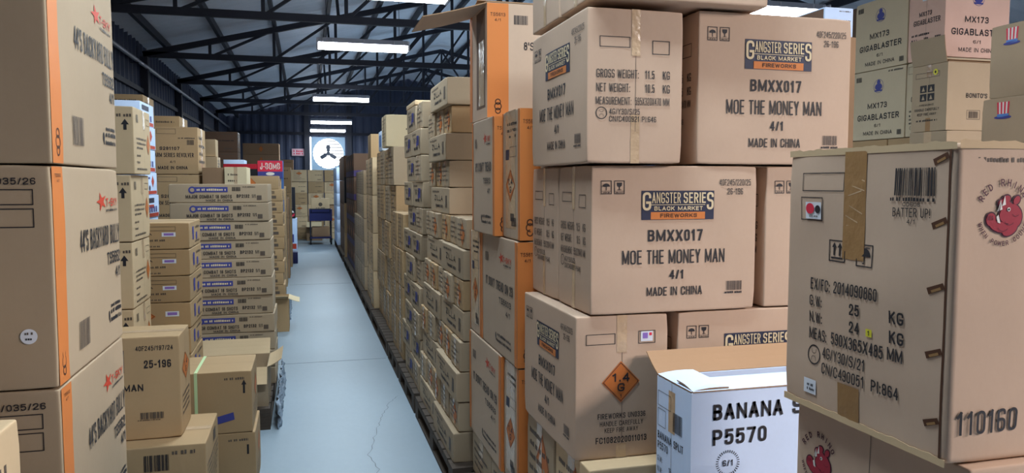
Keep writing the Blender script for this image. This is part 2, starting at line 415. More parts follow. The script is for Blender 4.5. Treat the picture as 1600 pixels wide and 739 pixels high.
JR = lambda a=.5: radians(R.uniform(-a, a))

# ================================================================== THE BUILDING
XL, XR, YB, YF = -2.75, 10.5, -6.0, 30.0
RX, RZ, EZ = 3.88, 5.62, 4.03          # ridge line and eaves of the roof sheets
SL = (RZ-EZ)/(RX-XL)
def roofz(x): return RZ-SL*abs(x-RX)
def struct(o): o['kind'] = 'structure'; return o
struct(link('floor', [(XL, YB, 0), (XR, YB, 0), (XR, YF, 0), (XL, YF, 0), (XL, YB, -.2), (XR, YB, -.2), (XR, YF, -.2), (XL, YF, -.2)],
            [(0, 1, 2, 3), (7, 6, 5, 4), (0, 4, 5, 1), (1, 5, 6, 2), (2, 6, 7, 3), (3, 7, 4, 0)], ['concrete']))
fl = bpy.data.objects['floor']
mb = MB()      # shrinkage crack wandering over the floor
q = random.Random(3)
pts = [(.33, 3.75), (.345, 4.0), (.36, 4.25), (.33, 4.5), (.38, 4.75), (.43, 5.0), (.46, 5.2), (.52, 5.4), (.58, 5.6), (.66, 5.75)]
fine = []
for a, b in zip(pts, pts[1:]):
    for t in range(5): fine.append((a[0]+(b[0]-a[0])*t/5+q.uniform(-.012, .012), a[1]+(b[1]-a[1])*t/5))
n = 0; cv = []; cf = []
for i, (x, y) in enumerate(fine):
    ww = .0010+.0010*abs(sin(i)); cv += [(x-ww, y, .0012), (x+ww, y, .0012)]
    if i: cf.append((2*i-2, 2*i-1, 2*i+1, 2*i))
link('floor_crack', cv, cf, ['crack'], None, fl)
mb = MB(); mb.box(-.27, .68, 12.498, 12.502, 0, .0012); mb.box(-.27, .68, 6.998, 7.003, 0, .0012); mb.build('floor_joint', 'crack', fl)
def corrugated_wall(name, axis, pos, a0, a1, topf, depth, inward, hole=None):
    v, f = [], []; st = .075; n = int((a1-a0)/st); prof = [0, 0, 1, 1]
    def add(a, z, off):
        p = pos+inward*off*depth
        v.append((p, a, z) if axis == 'x' else (a, p, z)); return len(v)-1
    for i in range(n):
        b0, b1 = a0+i*st, a0+(i+1)*st
        if i == n-1: b1 = a1
        o0, o1 = prof[i % 4], prof[(i+1) % 4]
        spans = [(0, None)]
        if hole and b1 > hole[0] and b0 < hole[1]: spans = [(0, hole[2]), (hole[3], None)]
        for z0, z1 in spans:
            q0 = add(b0, z0, o0); q1 = add(b1, z0, o1)
            q2 = add(b1, topf(b1) if z1 is None else z1, o1); q3 = add(b0, topf(b0) if z1 is None else z1, o0)
            f.append((q0, q1, q2, q3))
    return struct(link(name, v, f, ['wall_sheet']))
FX, FZ, FR = .846, 2.71, .56
wl = corrugated_wall('wall_left', 'x', XL, YB, YF, lambda a: roofz(XL)+.05, .03, -1)
wr = corrugated_wall('wall_right', 'x', XR, YB, YF, lambda a: roofz(XR)+.05, .03, 1)
wf = corrugated_wall('wall_back', 'y', YF, XL, XR, lambda a: roofz(a)+.03, .03, 1, hole=(FX-.6, FX+.6, FZ-.62, FZ+.62))
wb = corrugated_wall('wall_front', 'y', YB, XL, XR, lambda a: roofz(a)+.03, .03, -1)
# corrugated roof sheets, ribs running down the slope
v, f = [], []
ny = int((YF-YB)/.045)
for i in range(ny+1):
    y = YB+(YF-YB)*i/ny; o = .018*sin(y*2*pi/.27)
    v += [(XL-.05, y, roofz(XL)+o), (RX, y, RZ+o), (XR+.05, y, roofz(XR)+o)]
    if i:
        a = 3*i; f += [(a-3, a, a+1, a-2), (a-2, a+1, a+2, a-1)]
roof = struct(link('ceiling', v, f, ['roof_sheet'], None, None, True))
for x in (-2.35, -1.45, -.5, .45, 1.4, 2.35, 3.3, 4.4, 5.35, 6.3, 7.3, 8.3, 9.3):
    mb = MB(); z = roofz(x)-.08
    mb.box(x-.03, x+.03, YB+.02, YF-.02, z-.06, z+.06); mb.build('purlin', 'steel_dark', roof)
# steel trusses across the hall
BZ = 3.85
def truss(y, label):
    t = empty('roof_truss', (RX, y, BZ)); tag(t, label, 'truss', 'roof trusses')
    x0, x1 = XL+.04-RX, XR-.04-RX
    def top(x): return roofz(x+RX)-.19-BZ
    mb = MB(); mb.bar((x0, 0, 0), (x1, 0, 0), .07, .10); mb.build('bottom_chord', 'steel_dark', t)
    for s in (x0, x1):
        mb = MB(); mb.bar((s, 0, top(s)), (0, 0, top(0)), .07, .10); mb.build('top_chord', 'steel_dark', t)
    xs = [x0+(0-x0)*k/6 for k in range(1, 7)]; xs = xs+[-x for x in reversed(xs[:-1])]
    prev = x0
    for i, x in enumerate(xs):
        mb = MB(); mb.bar((x, 0, 0), (x, 0, top(x)), .05, .05, up=(0, 1, 0)); mb.build('web_post', 'steel_dark', t)
    for i in range(len(xs)-1):
        a, b = xs[i], xs[i+1]
        mb = MB()
        if i < len(xs)//2: mb.bar((a, .02, 0), (b, .02, top(b)), .045, .045, up=(0, 1, 0))
        else: mb.bar((a, .02, top(a)), (b, .02, 0), .045, .045, up=(0, 1, 0))
        mb.build('web_brace', 'steel_dark', t)
    for s in (-3.4, 3.4):   # knee brace up to the purlins
        mb = MB(); mb.bar((s, 0, .02), (s, 1.1, top(s)+.07), .04, .04); mb.build('purlin_brace', 'steel_dark', t)
    return t
TY = [-4.2, -.4, 3.4, 7.25, 11.05, 14.85, 18.6, 22.4, 26.1]
TN = ['behind the viewer near the front wall', 'over the viewer', 'just ahead of the orange-banded cartons', 'front end of those in view',
      'just behind the second lamp', 'between second and third lamps', 'just behind the third lamp', 'between third and fourth lamps', 'last before the back wall']
for y, nme in zip(TY, TN): truss(y, 'dark steel roof truss '+nme)
# wall rail: pale pipe along the left wall
mb = MB(); mb.tube([(XL+.1, YB+.1, 3.62), (XL+.1, YF-.1, 3.62)], .035, 10); pr = mb.build('wall_pipe', 'galv', None, True)
for y in [-4+3.0*k for k in range(11)]:
    mb = MB(); mb.box(XL-.0, XL+.12, y-.02, y+.02, 3.57, 3.585); mb.tube([(XL+.1, y, 3.62), (XL+.1, y, 3.85)], .006, 6); mb.build('pipe_bracket', 'steel_dark', pr)
tag(pr, 'long pale pipe running along the top of the side wall under the trusses', 'pipe')
# columns on the left wall carrying each truss are part of the wall
for y in TY:
    mb = MB(); mb.box(XL, XL+.12, y-.08, y+.08, 0, 3.8); mb.build('wall_column', 'steel_dark', wl)
for z in (1.2, 2.3, 3.2):
    mb = MB(); mb.box(XL, XL+.05, YB+.1, YF-.1, z-.04, z+.04); mb.build('wall_girt', 'steel_dark', wl)
for z in (1.95, 3.45):
    mb = MB(); mb.box(XL+.02, XR-.02, YF-.06, YF-.0, z-.05, z+.05); mb.build('wall_girt', 'steel_dark', wf)
for x in (FX-.78, FX+.78):
    mb = MB(); mb.box(x-.09, x+.09, YF-.13, YF-.0, 0, roofz(x)-.05); mb.build('wall_column', 'steel_dark', wf)

# ------------------------------------------------------------------ strip lamps
def lamp(x, y, label, watts, col, z=3.5):
    t = empty('strip_light', (x, y, z)); tag(t, label, 'ceiling light', 'fluorescent strip lights')
    mb = MB(); mb.quadbox([(-.62, -.11, .022), (.62, -.11, .022), (.62, .11, .022), (-.62, .11, .022), (-.62, -.03, .10), (.62, -.03, .10), (.62, .03, .10), (-.62, .03, .10)])
    mb.box(-.635, -.612, -.11, .11, -.055, .08); mb.box(.612, .635, -.11, .11, -.055, .08); mb.build('housing', 'lamp_body', t)
    mb = MB(); mb.quadbox([(-.61, -.085, -.05), (.61, -.085, -.05), (.61, .085, -.05), (-.61, .085, -.05), (-.61, -.105, .02), (.61, -.105, .02), (.61, .105, .02), (-.61, .105, .02)]); mb.build('diffuser', 'lamp_glow', t)
    for s in (-.5, .5):
        mb = MB(); mb.tube([(s, 0, .10), (s, 0, max(.2, roofz(x+s)-z-.01))], .004, 6); mb.build('hanging_wire', 'steel_dark', t)
    for s in (-.55, -.42, 0, .42, .55):
        mb = MB(); mb.tube([(s, -.10, .03), (s, -.10, .075)], .01, 6); mb.build('clip', 'lamp_body', t)
    ld = bpy.data.lights.new('lamp_light', 'AREA'); ld.shape = 'RECTANGLE'; ld.size = 1.2; ld.size_y = .13; ld.energy = watts; ld.color = col
    lo = bpy.data.objects.new('lamp_light', ld); COL.objects.link(lo); lo.parent = t; lo.location = (0, 0, -.055)
for x, y, nme, k in ((.55, 1.95, 'over the aisle mouth, out of view', 1.0), (.45, 5.0, 'over the pile of small brown cartons, out of view', 1.0), (.81, 7.93, 'cut by the top edge of the photo', 1.0),
               (.81, 11.05, 'the longest-looking, below the second truss', 1.1), (.81, 18.0, 'half way along the hall', 1.7), (.81, 24.9, 'the upper of the pair over the fan', .8), (.81, 28.8, 'the lower of the pair, just above the fan', .5)):
    lamp(x, y, 'white strip light over the aisle, '+nme, LAMP_W*k, COOL)
for x, y, nme, wt, c in ((5.05, 7.6, 'peeping over the uppermost logo cartons', 62, COOL), (4.3, -1.3, 'added unseen behind the viewer to light carton fronts, first of three', 208, WARM), (5.3, -.3, 'added unseen behind the viewer to light carton fronts, middle of three', 208, WARM), (6.6, -.9, 'added unseen behind the viewer to light carton fronts, last of three', 208, WARM),  # three warm lamps added out of view to light the front-facing cartons
                         (5.05, 15, 'far off over the back rows', 60, COOL), (5.05, 19.5, 'added out of sight over the back rows to brighten end cartons', 280, COOL), (5.05, 26, 'over the back rows near the end wall', 50, COOL)):  # strongest of these is added unseen to brighten cartons at the aisle end
    lamp(x, y, 'white strip light '+nme, wt, c)

# ------------------------------------------------------------------ exhaust fan in the back wall
fan = empty('exhaust_fan', (FX, YF-.02, FZ)); tag(fan, 'round louvred exhaust fan with three blades in the back wall, daylight behind', 'fan')
v, f = [], []
n = 48
for y in (-.02, .0):
    for k in range(n):
        t = 2*pi*k/n; c_, s_ = cos(t), sin(t); m_ = max(abs(c_), abs(s_))
        v += [(FR*c_, y, FR*s_), (.62*c_/m_, y, .62*s_/m_)]
for k in range(n):
    a, b = 2*k, 2*((k+1) % n); o = 2*n
    f += [(a, b, b+1, a+1), (o+a+1, o+b+1, o+b, o+a), (a, a+o, b+o, b), (a+1, b+1, b+1+o, a+1+o)]
link('mounting_plate', v, f, ['fan_plate'], None, fan)
for k in range(9):
    z = -.48+.12*k; hw = sqrt(max(.01, FR**2-z*z))
    mb = MB(); mb.quadbox([(-hw, .05, z-.018), (hw, .05, z-.018), (hw, .075, z-.004), (-hw, .075, z-.004), (-hw, .05, z+.014), (hw, .05, z+.014), (hw, .075, z+.012), (-hw, .075, z+.012)])
    mb.build('louvre_slat', 'fan_dark', fan)
mb = MB(); mb.tube([(0, -.01, 0), (0, .04, 0)], .075, 20); mb.build('hub', 'fan_dark', fan)
for k in range(3):
    t = pi/2+k*2*pi/3; v = []
    for s, wd in ((.06, .04), (.2, .075), (.3, .07), (.33, .05)):
        for e, yy in ((-1, -.0), (1, .03)):
            v.append((s*cos(t)-e*wd*sin(t), yy, s*sin(t)+e*wd*cos(t)))
    v += [(a, b+.008, c) for a, b, c in v]
    f = []
    for i in range(3):
        a = 2*i; f += [(a, a+1, a+3, a+2), (a+8, a+10, a+11, a+9), (a, a+2, a+10, a+8), (a+1, a+9, a+11, a+3)]
    f += [(0, 8, 9, 1), (6, 7, 15, 14)]
    link('fan_blade', v, f, ['fan_dark'], None, fan)
mb = MB(); mb.bar((-FR, .045, 0), (FR, .045, 0), .02, .02); mb.build('motor_bracket', 'fan_dark', fan)
sg = empty('wall_sign', (-.24, YF-.04, 2.75)); tag(sg, 'small white sign with red lettering on the back wall beside the fan', 'sign')
mb = MB(); mb.box(-.24, .24, -.012, 0, -.13, .13); mb.build('sign_board', 'sign_white', sg)
a = Art(.48, .26); a.dashes('sign_lettering', .12, .86, .2, .48, 'pink_red', 1, 4); a.dashes('sign_lettering', .12, .9, .58, .82, 'pink_red', 1, 6); a.frame('sign_lettering', .04, .96, .07, .93, 'pink_red', .008)
for nm, vs, fs, ms in a.pieces(): link(nm, [(x-.24, -.0125-.001*l, y-.13) for x, y, l in vs], fs, ['pink_red'], None, sg)

# ------------------------------------------------------------------ pallets
def pallet(x0, x1, y0, y1, label, h=.14):
    t = empty('wooden_pallet', ((x0+x1)/2, (y0+y1)/2, 0)); w, d = x1-x0, y1-y0
    tag(t, label, 'pallet', 'pallets under the cartons')
    mb = MB(); n = max(3, int(d/.15))
    for k in range(n):
        a = -d/2+k*d/n; mb.box(-w/2, w/2, a+.008, a+d/n-.012, h-.022, h)
    mb.build('deck', 'wood', t)
    for s in (-w/2+.05, 0, w/2-.05):
        mb = MB(); mb.box(s-.05, s+.05, -d/2+.008, d/2-.012, h-.042, h-.022)
        for b in (-d/2+.07, 0, d/2-.07): mb.box(s-.05, s+.05, b-.06, b+.06, .018, h-.042)
        mb.box(s-.05, s+.05, -d/2+.008, d/2-.012, 0, .018); mb.build('runner', 'wood', t)
for k, y in enumerate([1.9, 3.78, 5.24, 6.24, 7.08, 8.95, 10.55, 12.85, 15.9, 18.4]):
    y1 = [1.9, 3.78, 5.24, 6.24, 7.08, 8.95, 10.55, 12.85, 15.9, 18.4, 20.6][k+1]
    pallet(.70, 1.75, y, y1-(.4 if k == 7 else .05), ['wooden pallet under the big logo cartons and the orange-banded ones', 'wooden pallet under the small cartons behind the orange-banded ones',
           'wooden pallet under the blue-marked small cartons', 'wooden pallet under the short upright pile', 'wooden pallet under the four-wide pile of tall cartons',
           'wooden pallet under the pale tall column', 'wooden pallet under the grey-brown pile', 'wooden pallet under the purple-banded dark cartons',
           'wooden pallet under the dark pile beyond the purple bands', 'wooden pallet under the white pile before the end wall'][k])
for x0, x1, y0, y1, nme in ((-1.35, -.45, 1.85, 2.6, 'the orange-striped carton stack'), (-1.35, -.40, 3.25, 3.93, 'the 25-196 carton'),
                            (-1.6, -.79, 3.95, 5.12, 'the arrow-marked tall cartons'), (-.98, -.25, 5.13, 6.5, 'the long flat cartons with blue logos'),
                            (-1.8, -1.0, 5.3, 6.6, 'the white carton stack'), (-1.95, -.89, 7.0, 8.0, 'the big cartons with round emblem'),
                            (-1.1, -.25, 9.2, 10.4, 'the flat cartons with an orange diamond on top'), (-.87, -.3, 7.0, 8.0, 'the cartons behind the long flat ones')):
    pallet(x0, x1, y0, y1, 'wooden pallet under '+nme)

# ================================================================== ART (printing on the cartons)
def umbrella(a, x0, x1, y0, y1):
    p = 'handling_symbols'; a.frame(p, x0, x1, y0, y1, 'ink', .0022); cx = (x0+x1)/2; w = (x1-x0)*a.W; h = (y1-y0)*a.H
    a.ell(p, cx, y0+(y1-y0)*.45, w*.33, h*.24, 'ink', 1, 14, 0, 0, pi)
    a.rect(p, cx-.03*(x1-x0), cx+.03*(x1-x0), y0+(y1-y0)*.42, y0+(y1-y0)*.72, 'ink')
    a.rect(p, x0, x1, y0+(y1-y0)*.77, y0+(y1-y0)*.79, 'ink')
    a.dashes(p, x0+.2*(x1-x0), x1-.2*(x1-x0), y0+(y1-y0)*.83, y0+(y1-y0)*.92, 'ink')
def goblet(a, x0, x1, y0, y1):
    p = 'handling_symbols'; a.frame(p, x0, x1, y0, y1, 'ink', .0022); g = lambda s: x0+(x1-x0)*s; k = lambda s: y0+(y1-y0)*s
    a.poly(p, [(g(.25), k(.15)), (g(.28), k(.38)), (g(.45), k(.48)), (g(.55), k(.48)), (g(.72), k(.38)), (g(.75), k(.15))], 'ink')
    a.rect(p, g(.46), g(.54), k(.47), k(.66), 'ink'); a.rect(p, g(.32), g(.68), k(.66), k(.70), 'ink'); a.rect(p, x0, x1, k(.77), k(.79), 'ink')
    a.dashes(p, g(.15), g(.85), k(.83), k(.92), 'ink', 1, 3)
def logo(a, x0, x1, y0, y1):
    p = 'logo_panel'; g = lambda s: x0+(x1-x0)*s; k = lambda s: y0+(y1-y0)*s
    a.rect(p, x0, x1, y0, y1, 'navy', 1); a.rect(p, g(.125), g(.875), k(.735), k(.985), 'orange', 2)
    a.rect(p, g(.125), g(.875), k(.475), k(.495), 'cream', 2)
    a.text(p, 'G', g(.012), g(.128), k(.05), k(.68), 'cream', 3, .03); a.text(p, 'S', g(.895), g(.99), k(.05), k(.66), 'cream', 3, .03)
    a.text(p, 'ANGSTER', g(.14), g(.53), k(.06), k(.43), 'cream', 3, .03); a.text(p, 'SERIE', g(.57), g(.88), k(.06), k(.43), 'cream', 3, .03)
    a.text(p, 'BLACK MARKET', g(.17), g(.84), k(.54), k(.68), 'cream', 3, .03); a.text(p, 'FIREWORKS', g(.255), g(.76), k(.785), k(.92), 'brown_ink', 3, .04)
def moe(a):
    umbrella(a, .055, .117, .10, .19); goblet(a, .132, .193, .10, .19)
    t = 'printed_lettering'
    a.text(t, '40F245/220/25', .762, .961, .09, .133, 'ink', 2, 0); a.text(t, '26-196', .812, .911, .152, .195, 'ink', 2, 0)
    logo(a, .292, .730, .168, .365)
    a.text(t, 'BMXX017', .332, .664, .433, .512); a.text(t, 'MOE THE MONEY MAN', .181, .803, .57, .665)
    a.text(t, '4/1', .463, .55, .71, .772); a.text(t, 'MADE IN CHINA', .328, .666, .825, .885)
    a.bars('barcode', .819, .917, .80, .865, 'ink', 2, 4); a.dashes('barcode', .81, .925, .872, .888, 'ink', 2, 2)
def un_mark(a, cx, cy, r):
    p = 'printed_lettering'; a.ring(p, cx, cy, r, r*.14, 'ink')
    a.text(p, 'u', cx-.35*r/a.W, cx+.35*r/a.W, cy-.6*r/a.H, cy-.12*r/a.H, 'ink', 2, -.02); a.text(p, '^', cx-.35*r/a.W, cx+.35*r/a.W, cy+.12*r/a.H, cy+.6*r/a.H, 'ink', 2, -.02)
def gross(a):
    seam(a); tape_strip(a, .455, .545, 0, .30, 'clear_tape'); tape_strip(a, .455, .545, .68, 1, 'clear_tape')
    a.frame('printed_boxes', .125, .44, .18, .25, 'ink'); a.frame('printed_boxes', .675, .86, .195, .285, 'ink'); t = 'printed_lettering'
    a.text(t, 'GROSS WEIGHT:', .095, .53, .392, .447); a.text(t, '11.5', .60, .70, .392, .447); a.text(t, 'KG', .79, .865, .392, .447)
    a.text(t, 'NET WEIGHT:', .095, .44, .482, .537); a.text(t, '10.5', .60, .70, .482, .537); a.text(t, 'KG', .79, .865, .482, .537)
    a.text(t, 'MEASUREMENT:', .09, .455, .57, .62); a.text(t, '595X320X470 MM', .495, .86, .57, .62)
    un_mark(a, .15, .675, .019)
    a.text(t, '4G/Y30/S/25', .23, .545, .645, .683, bold=.005); a.text(t, 'CN/C400921 PI:646', .23, .72, .693, .73, bold=.005)
def diamond(a, cx, cy, hw, hh, big=True):
    p = 'hazard_diamond'; D = lambda s: [(cx-hw*s, cy), (cx, cy+hh*s), (cx+hw*s, cy), (cx, cy-hh*s)]
    a.poly(p, D(1), 'orange_dull', 1); i, o = D(.9), D(.94)
    for k in range(4):
        k2 = (k+1) % 4; a.poly(p, [o[k], o[k2], i[k2], i[k]], 'ink', 2)
    if big:
        a.text(p, '1.4', cx-hw*.45, cx+hw*.45, cy-hh*.42, cy-hh*.02, 'ink', 2, .02); a.text(p, 'G', cx-hw*.19, cx+hw*.19, cy+hh*.06, cy+hh*.46, 'ink', 2, .02)
        a.text(p, '1', cx-hw*.05, cx+hw*.05, cy+hh*.6, cy+hh*.76, 'ink', 2, .02)
def haz(a):
    seam(a); tape_strip(a, .44, .55, 0, .26, 'clear_tape'); tape_strip(a, .44, .55, .90, 1, 'clear_tape')
    a.frame('printed_boxes', .11, .425, .125, .20, 'ink'); a.frame('printed_boxes', .675, .86, .115, .205, 'ink')
    a.rect('sticker', .70, .83, .12, .19, 'sticker_white', 2); a.rect('sticker', .72, .775, .13, .17, 'violet', 3); a.rect('sticker', .79, .82, .13, .15, 'pink_red', 3)
    diamond(a, .486, .465, .205, .145); t = 'printed_lettering'
    a.text(t, 'FIREWORKS UN0336', .24, .76, .682, .72); a.text(t, 'HANDLE CAREFULLY', .265, .735, .738, .772, bold=0); a.text(t, 'KEEP FIRE AWAY', .315, .68, .785, .818, bold=0)
    a.text(t, 'FC1082020011013', .22, .775, .848, .892)
def tsky(a, x0, x1, y0, y1):
    p = 'brand_mark'; g = lambda s: x0+(x1-x0)*s; k = lambda s: y0+(y1-y0)*s; pts = []
    for i in range(10):
        r = 1 if i % 2 == 0 else .38; t = pi/2+.3+i*pi/5; pts.append((g(.2)+.24*(x1-x0)*r*cos(t), k(.42)-.46*(y1-y0)*r*sin(t)))
    c = (g(.2), k(.42))
    for i in range(10): a.poly(p, [c, pts[i], pts[(i+1) % 10]], 'red_ink')
    a.text(p, 'T-SKY', g(.4), g(1), k(.28), k(.66), 'red_ink', 2, .03); a.dashes(p, g(.4), g(1), k(.78), k(.9), 'ink', 2)
def bully(a):
    p = 'orange_band'; a.rect(p, .012, .135, .004, .996, 'orange'); a.text(p, 'TS5662', .04, .11, .035, .05, 'brown_ink', 2, 0); a.text(p, '4/1', .06, .09, .06, .075, 'brown_ink', 2, 0)
    a.ring(p, .075, .90, .016, .004, 'brown_ink', 2); a.ring(p, .075, .86, .012, .004, 'brown_ink', 2); a.ring(p, .075, .94, .012, .004, 'brown_ink', 2)
    tsky(a, .61, .95, .13, .25); t = 'printed_lettering'
    a.text(t, "44'S BACKYARD BULLY", .335, .985, .315, .425, bold=.03); a.text(t, 'TS5662', .75, .975, .47, .54); a.text(t, '4/1', .89, .975, .565, .625)
    a.bars('barcode', .27, .42, .76, .90, 'ink_faint', 2, 3)
    a.ell(t, .76, .83, .008, .014, 'ink'); a.dashes(t, .79, .975, .80, .825, 'ink'); a.dashes(t, .76, .975, .845, .87, 'ink', 1, 4); a.dashes(t, .80, .975, .77, .79, 'ink', 1, 9)
def bully_front(a):
    seam(a, True, .25)
    t = 'printed_lettering'; a.text(t, '20/031/035/26', .52, .93, .055, .085, bold=.01)
    a.frame('printed_boxes', .55, .915, .105, .175, 'ink'); a.frame('printed_boxes', .69, .915, .19, .275, 'ink')
def bully_front_dot(a):
    bully_front(a); a.ell('round_sticker', .865, .76, .017, .017, 'sticker_white', 2); a.dashes('round_sticker', .845, .885, .74, .752, 'ink_faint', 3); a.dashes('round_sticker', .848, .882, .766, .776, 'ink', 3, 5)
def orange_text(title, code):
    def fn(a):
        a.rect('orange_band', .0, .055, .004, .996, 'orange'); a.rect('orange_band', .945, 1.0, .004, .996, 'orange')
        t = 'printed_lettering'; tsky(a, .55, .86, .12, .24)
        a.bars('barcode', .14, .24, .16, .24, 'ink_faint', 2, 3)
        a.text(t, title, .16, .90, .375, .455, bold=.03); a.text(t, code, .55, .86, .51, .56); a.text(t, '4/1', .72, .84, .60, .645)
        a.ell(t, .46, .86, .008, .014, 'ink'); a.dashes(t, .5, .86, .83, .855, 'ink'); a.dashes(t, .46, .86, .88, .905, 'ink', 1, 4)
    return fn
def orange_front(a):
    a.rect('orange_band', .0, .20, .003, .997, 'orange', 1); a.text('orange_band', 'TS5613', .03, .17, .085, .115, 'brown_ink', 2, 0); a.text('orange_band', '4/1', .07, .13, .135, .16, 'brown_ink', 2, 0)
    for yy, r in ((.86, .014), (.9, .018), (.94, .014)): a.ring('orange_band', .1, yy, r, .005, 'brown_ink', 2)
    a.bars('barcode', .25, .38, .10, .18, 'ink', 2, 7)
def orange_haz(a):
    a.rect('orange_band', .0, .05, .003, .997, 'orange', 1); a.rect('orange_band', .92, 1.0, .003, .997, 'orange', 1)
    seam(a, True, .5); tape_strip(a, .2, .78, .0, .92, 'clear_tape'); diamond(a, .5, .58, .28, .13)
    t = 'printed_lettering'; a.dashes(t, .3, .85, .09, .115, 'ink'); a.dashes(t, .3, .85, .14, .165, 'ink', 1, 3); a.dashes(t, .4, .8, .19, .21, 'ink', 1, 5)
    a.frame('printed_boxes', .45, .85, .28, .36, 'ink_faint'); a.rect('handling_symbols', .22, .42, .30, .38, 'navy'); a.rect('handling_symbols', .5, .7, .80, .86, 'ink_faint'); a.bars('barcode', .55, .8, .83, .9, 'ink', 2)
def batter_side(a):
    tape_strip(a, .40, .535, 0, .40, 'tape'); tape_strip(a, .40, .535, .86, 1, 'tape'); t = 'printed_lettering'
    q = random.Random(5)
    for i in range(9):          # wrinkles in the tape, their glare painted as pale slivers
        y = .06+i*.036; y2 = y+q.uniform(-.02, .03); x = q.uniform(.41, .45)
        a.poly('tape_wrinkle_glare', [(x, y), (x+.08, y2), (x+.08, y2+.004), (x, y+.003)], 'clear_tape', 1.2)
    a.frame('printed_boxes', .12, .40, .085, .155, 'ink', .002); a.frame('printed_boxes', .11, .27, .178, .268, 'ink', .002)
    a.rect('sticker', .15, .262, .197, .262, 'sticker_white', 2); a.ell('sticker', .185, .222, .015, .012, 'pink_red', 3); a.ell('sticker', .24, .224, .009, .009, 'ink', 3); a.dashes('sticker', .18, .24, .248, .254, 'ink_faint', 3)
    a.rect('sticker', .165, .25, .888, .945, 'sticker_white', 2); a.dashes('sticker', .19, .24, .905, .915, 'ink', 3); a.dashes('sticker', .19, .24, .922, .932, 'ink', 3, 4)
    a.rect('sticker', .565, .60, .635, .662, 'yellow', 2); a.text('sticker', '1', .578, .587, .64, .657, 'ink', 3, .02)
    a.bars('barcode', .70, .90, .075, .165, 'ink', 2, 12); a.dashes('barcode', .68, .90, .170, .183, 'ink', 2)
    a.text(t, 'CD608', .745, .83, .187, .20, bold=0); a.text(t, 'BATTER UP!', .695, .88, .205, .235, bold=.0); a.text(t, '4/1', .77, .81, .242, .257, bold=0)
    h = 'handling_symbols'; a.frame(h, .315, .42, .335, .415, 'ink', .0025)
    for cx in (.35, .385):
        a.poly(h, [(cx-.015, .362), (cx+.015, .362), (cx, .343)], 'ink'); a.rect(h, cx-.005, cx+.005, .36, .392, 'ink')
    a.rect(h, .33, .405, .398, .404, 'ink')
    a.frame(h, .49, .59, .34, .42, 'ink', .0025); a.ell(h, .54, .383, .018, .017, 'ink', 1, 14, 0, 0, pi); a.rect(h, .5375, .5425, .38, .408, 'ink'); a.rect(h, .528, .5425, .405, .409, 'ink'); a.dashes(h, .51, .57, .349, .355, 'ink')
    a.text(t, 'EX/FC:', .186, .335, .49, .535); a.text(t, '2014090860', .36, .63, .488, .533); a.text(t, 'G.W:', .18, .275, .558, .60); a.text(t, '25', .465, .525, .558, .60); a.text(t, 'KG', .70, .78, .552, .595)
    a.text(t, 'N.W:', .18, .275, .622, .664); a.text(t, '24', .465, .525, .622, .664); a.text(t, 'KG', .70, .78, .62, .663)
    a.text(t, 'MEAS:', .18, .31, .685, .73); a.text(t, '590X365X485', .345, .665, .682, .727); a.text(t, 'MM', .69, .775, .678, .722)
    un_mark(a, .222, .79, .0225); a.text(t, '4G/Y30/S/21', .285, .565, .748, .79, bold=.008); a.text(t, 'CN/C490051', .285, .565, .808, .85, bold=.008); a.text(t, 'PI:864', .605, .755, .808, .85, bold=.008)
    for y in (.05, .25, .455, .66, .88):      # hand holes torn along the glued edge
        a.poly('staple_slot', [(.885, y), (.955, y-.022), (.965, y-.004), (.895, y+.02)], 'brown_ink', 1); a.poly('staple_slot', [(.905, y+.006), (.945, y-.008), (.95, y), (.91, y+.013)], 'tape', 2)
    a.rect('crease', .962, .972, .01, .99, 'brown_ink', .4)
def rhino(a, cx, cy, R_):
    p = 'emblem'; H = a.H; W_ = a.W
    P = lambda pts: [(cx+x*R_/W_, cy-y*R_/H) for x, y in pts]
    E = lambda x, y, rx, ry, m, l, rot=0: a.ell(p, cx+x*R_/W_, cy-y*R_/H, rx*R_, ry*R_, m, l, 20, rot)
    for g, m, l in ((1.12, 'rhino_dark', 1), (1.0, 'rhino_red', 2)):
        e = (g-1)*.55
        E(.30, .02, .52+e, .40+e, m, l, .3); E(.12, .30, .46+e, .26+e, m, l, -.5); E(.10, .62, .20+e, .15+e, m, l, .4); E(.62, .58, .14+e, .20+e, m, l, -.7)
        E(.62, -.12, .30+e, .42+e, m, l); E(-.62, -.22, .24+e, .27+e, m, l); E(-.18, -.52, .52+e, .22+e, m, l, -.25); E(.35, -.62, .40+e, .24+e, m, l, .5)
    for pts in ([(-.34, .12), (-.20, .60), (-.10, .20)], [(-.12, .34), (.0, .78), (.06, .40)]):
        a.poly(p, P(pts), 'white_ink', 3)
    a.poly(p, P([(-.30, .1), (-.25, .1), (-.17, .6)]), 'rhino_dark', 4)
    E(.22, .20, .085, .085, 'white_ink', 3); E(.22, .20, .045, .045, 'ink', 4)
    a.poly(p, P([(-.38, -.10), (-.28, -.02), (-.16, -.38), (-.30, -.34)]), 'white_ink', 3)
    for k in range(3): a.poly(p, P([(-.82+k*.11, -.05), (-.79+k*.11, -.05), (-.74+k*.11, -.24), (-.77+k*.11, -.24)]), 'rhino_dark', 3)
    for x, y, rx in ((.30, -.18, .28), (.0, -.42, .3), (.6, .1, .2)):
        a.ring(p, cx+x*R_/W_, cy-y*R_/H, rx*R_, .018*R_, 'rhino_dark', 3, 10, 3.6, 5.6)
    a.arc_text('emblem_lettering', 'RED RHINO', cx, cy, R_*1.32, 2.75, .55, R_*.30, 'rhino_dark')
    a.arc_text('emblem_lettering', 'WHEN POWER COUNTS', cx, cy, R_*1.22, pi+.28, 2*pi-.18, R_*.20, 'rhino_dark', inside=True)
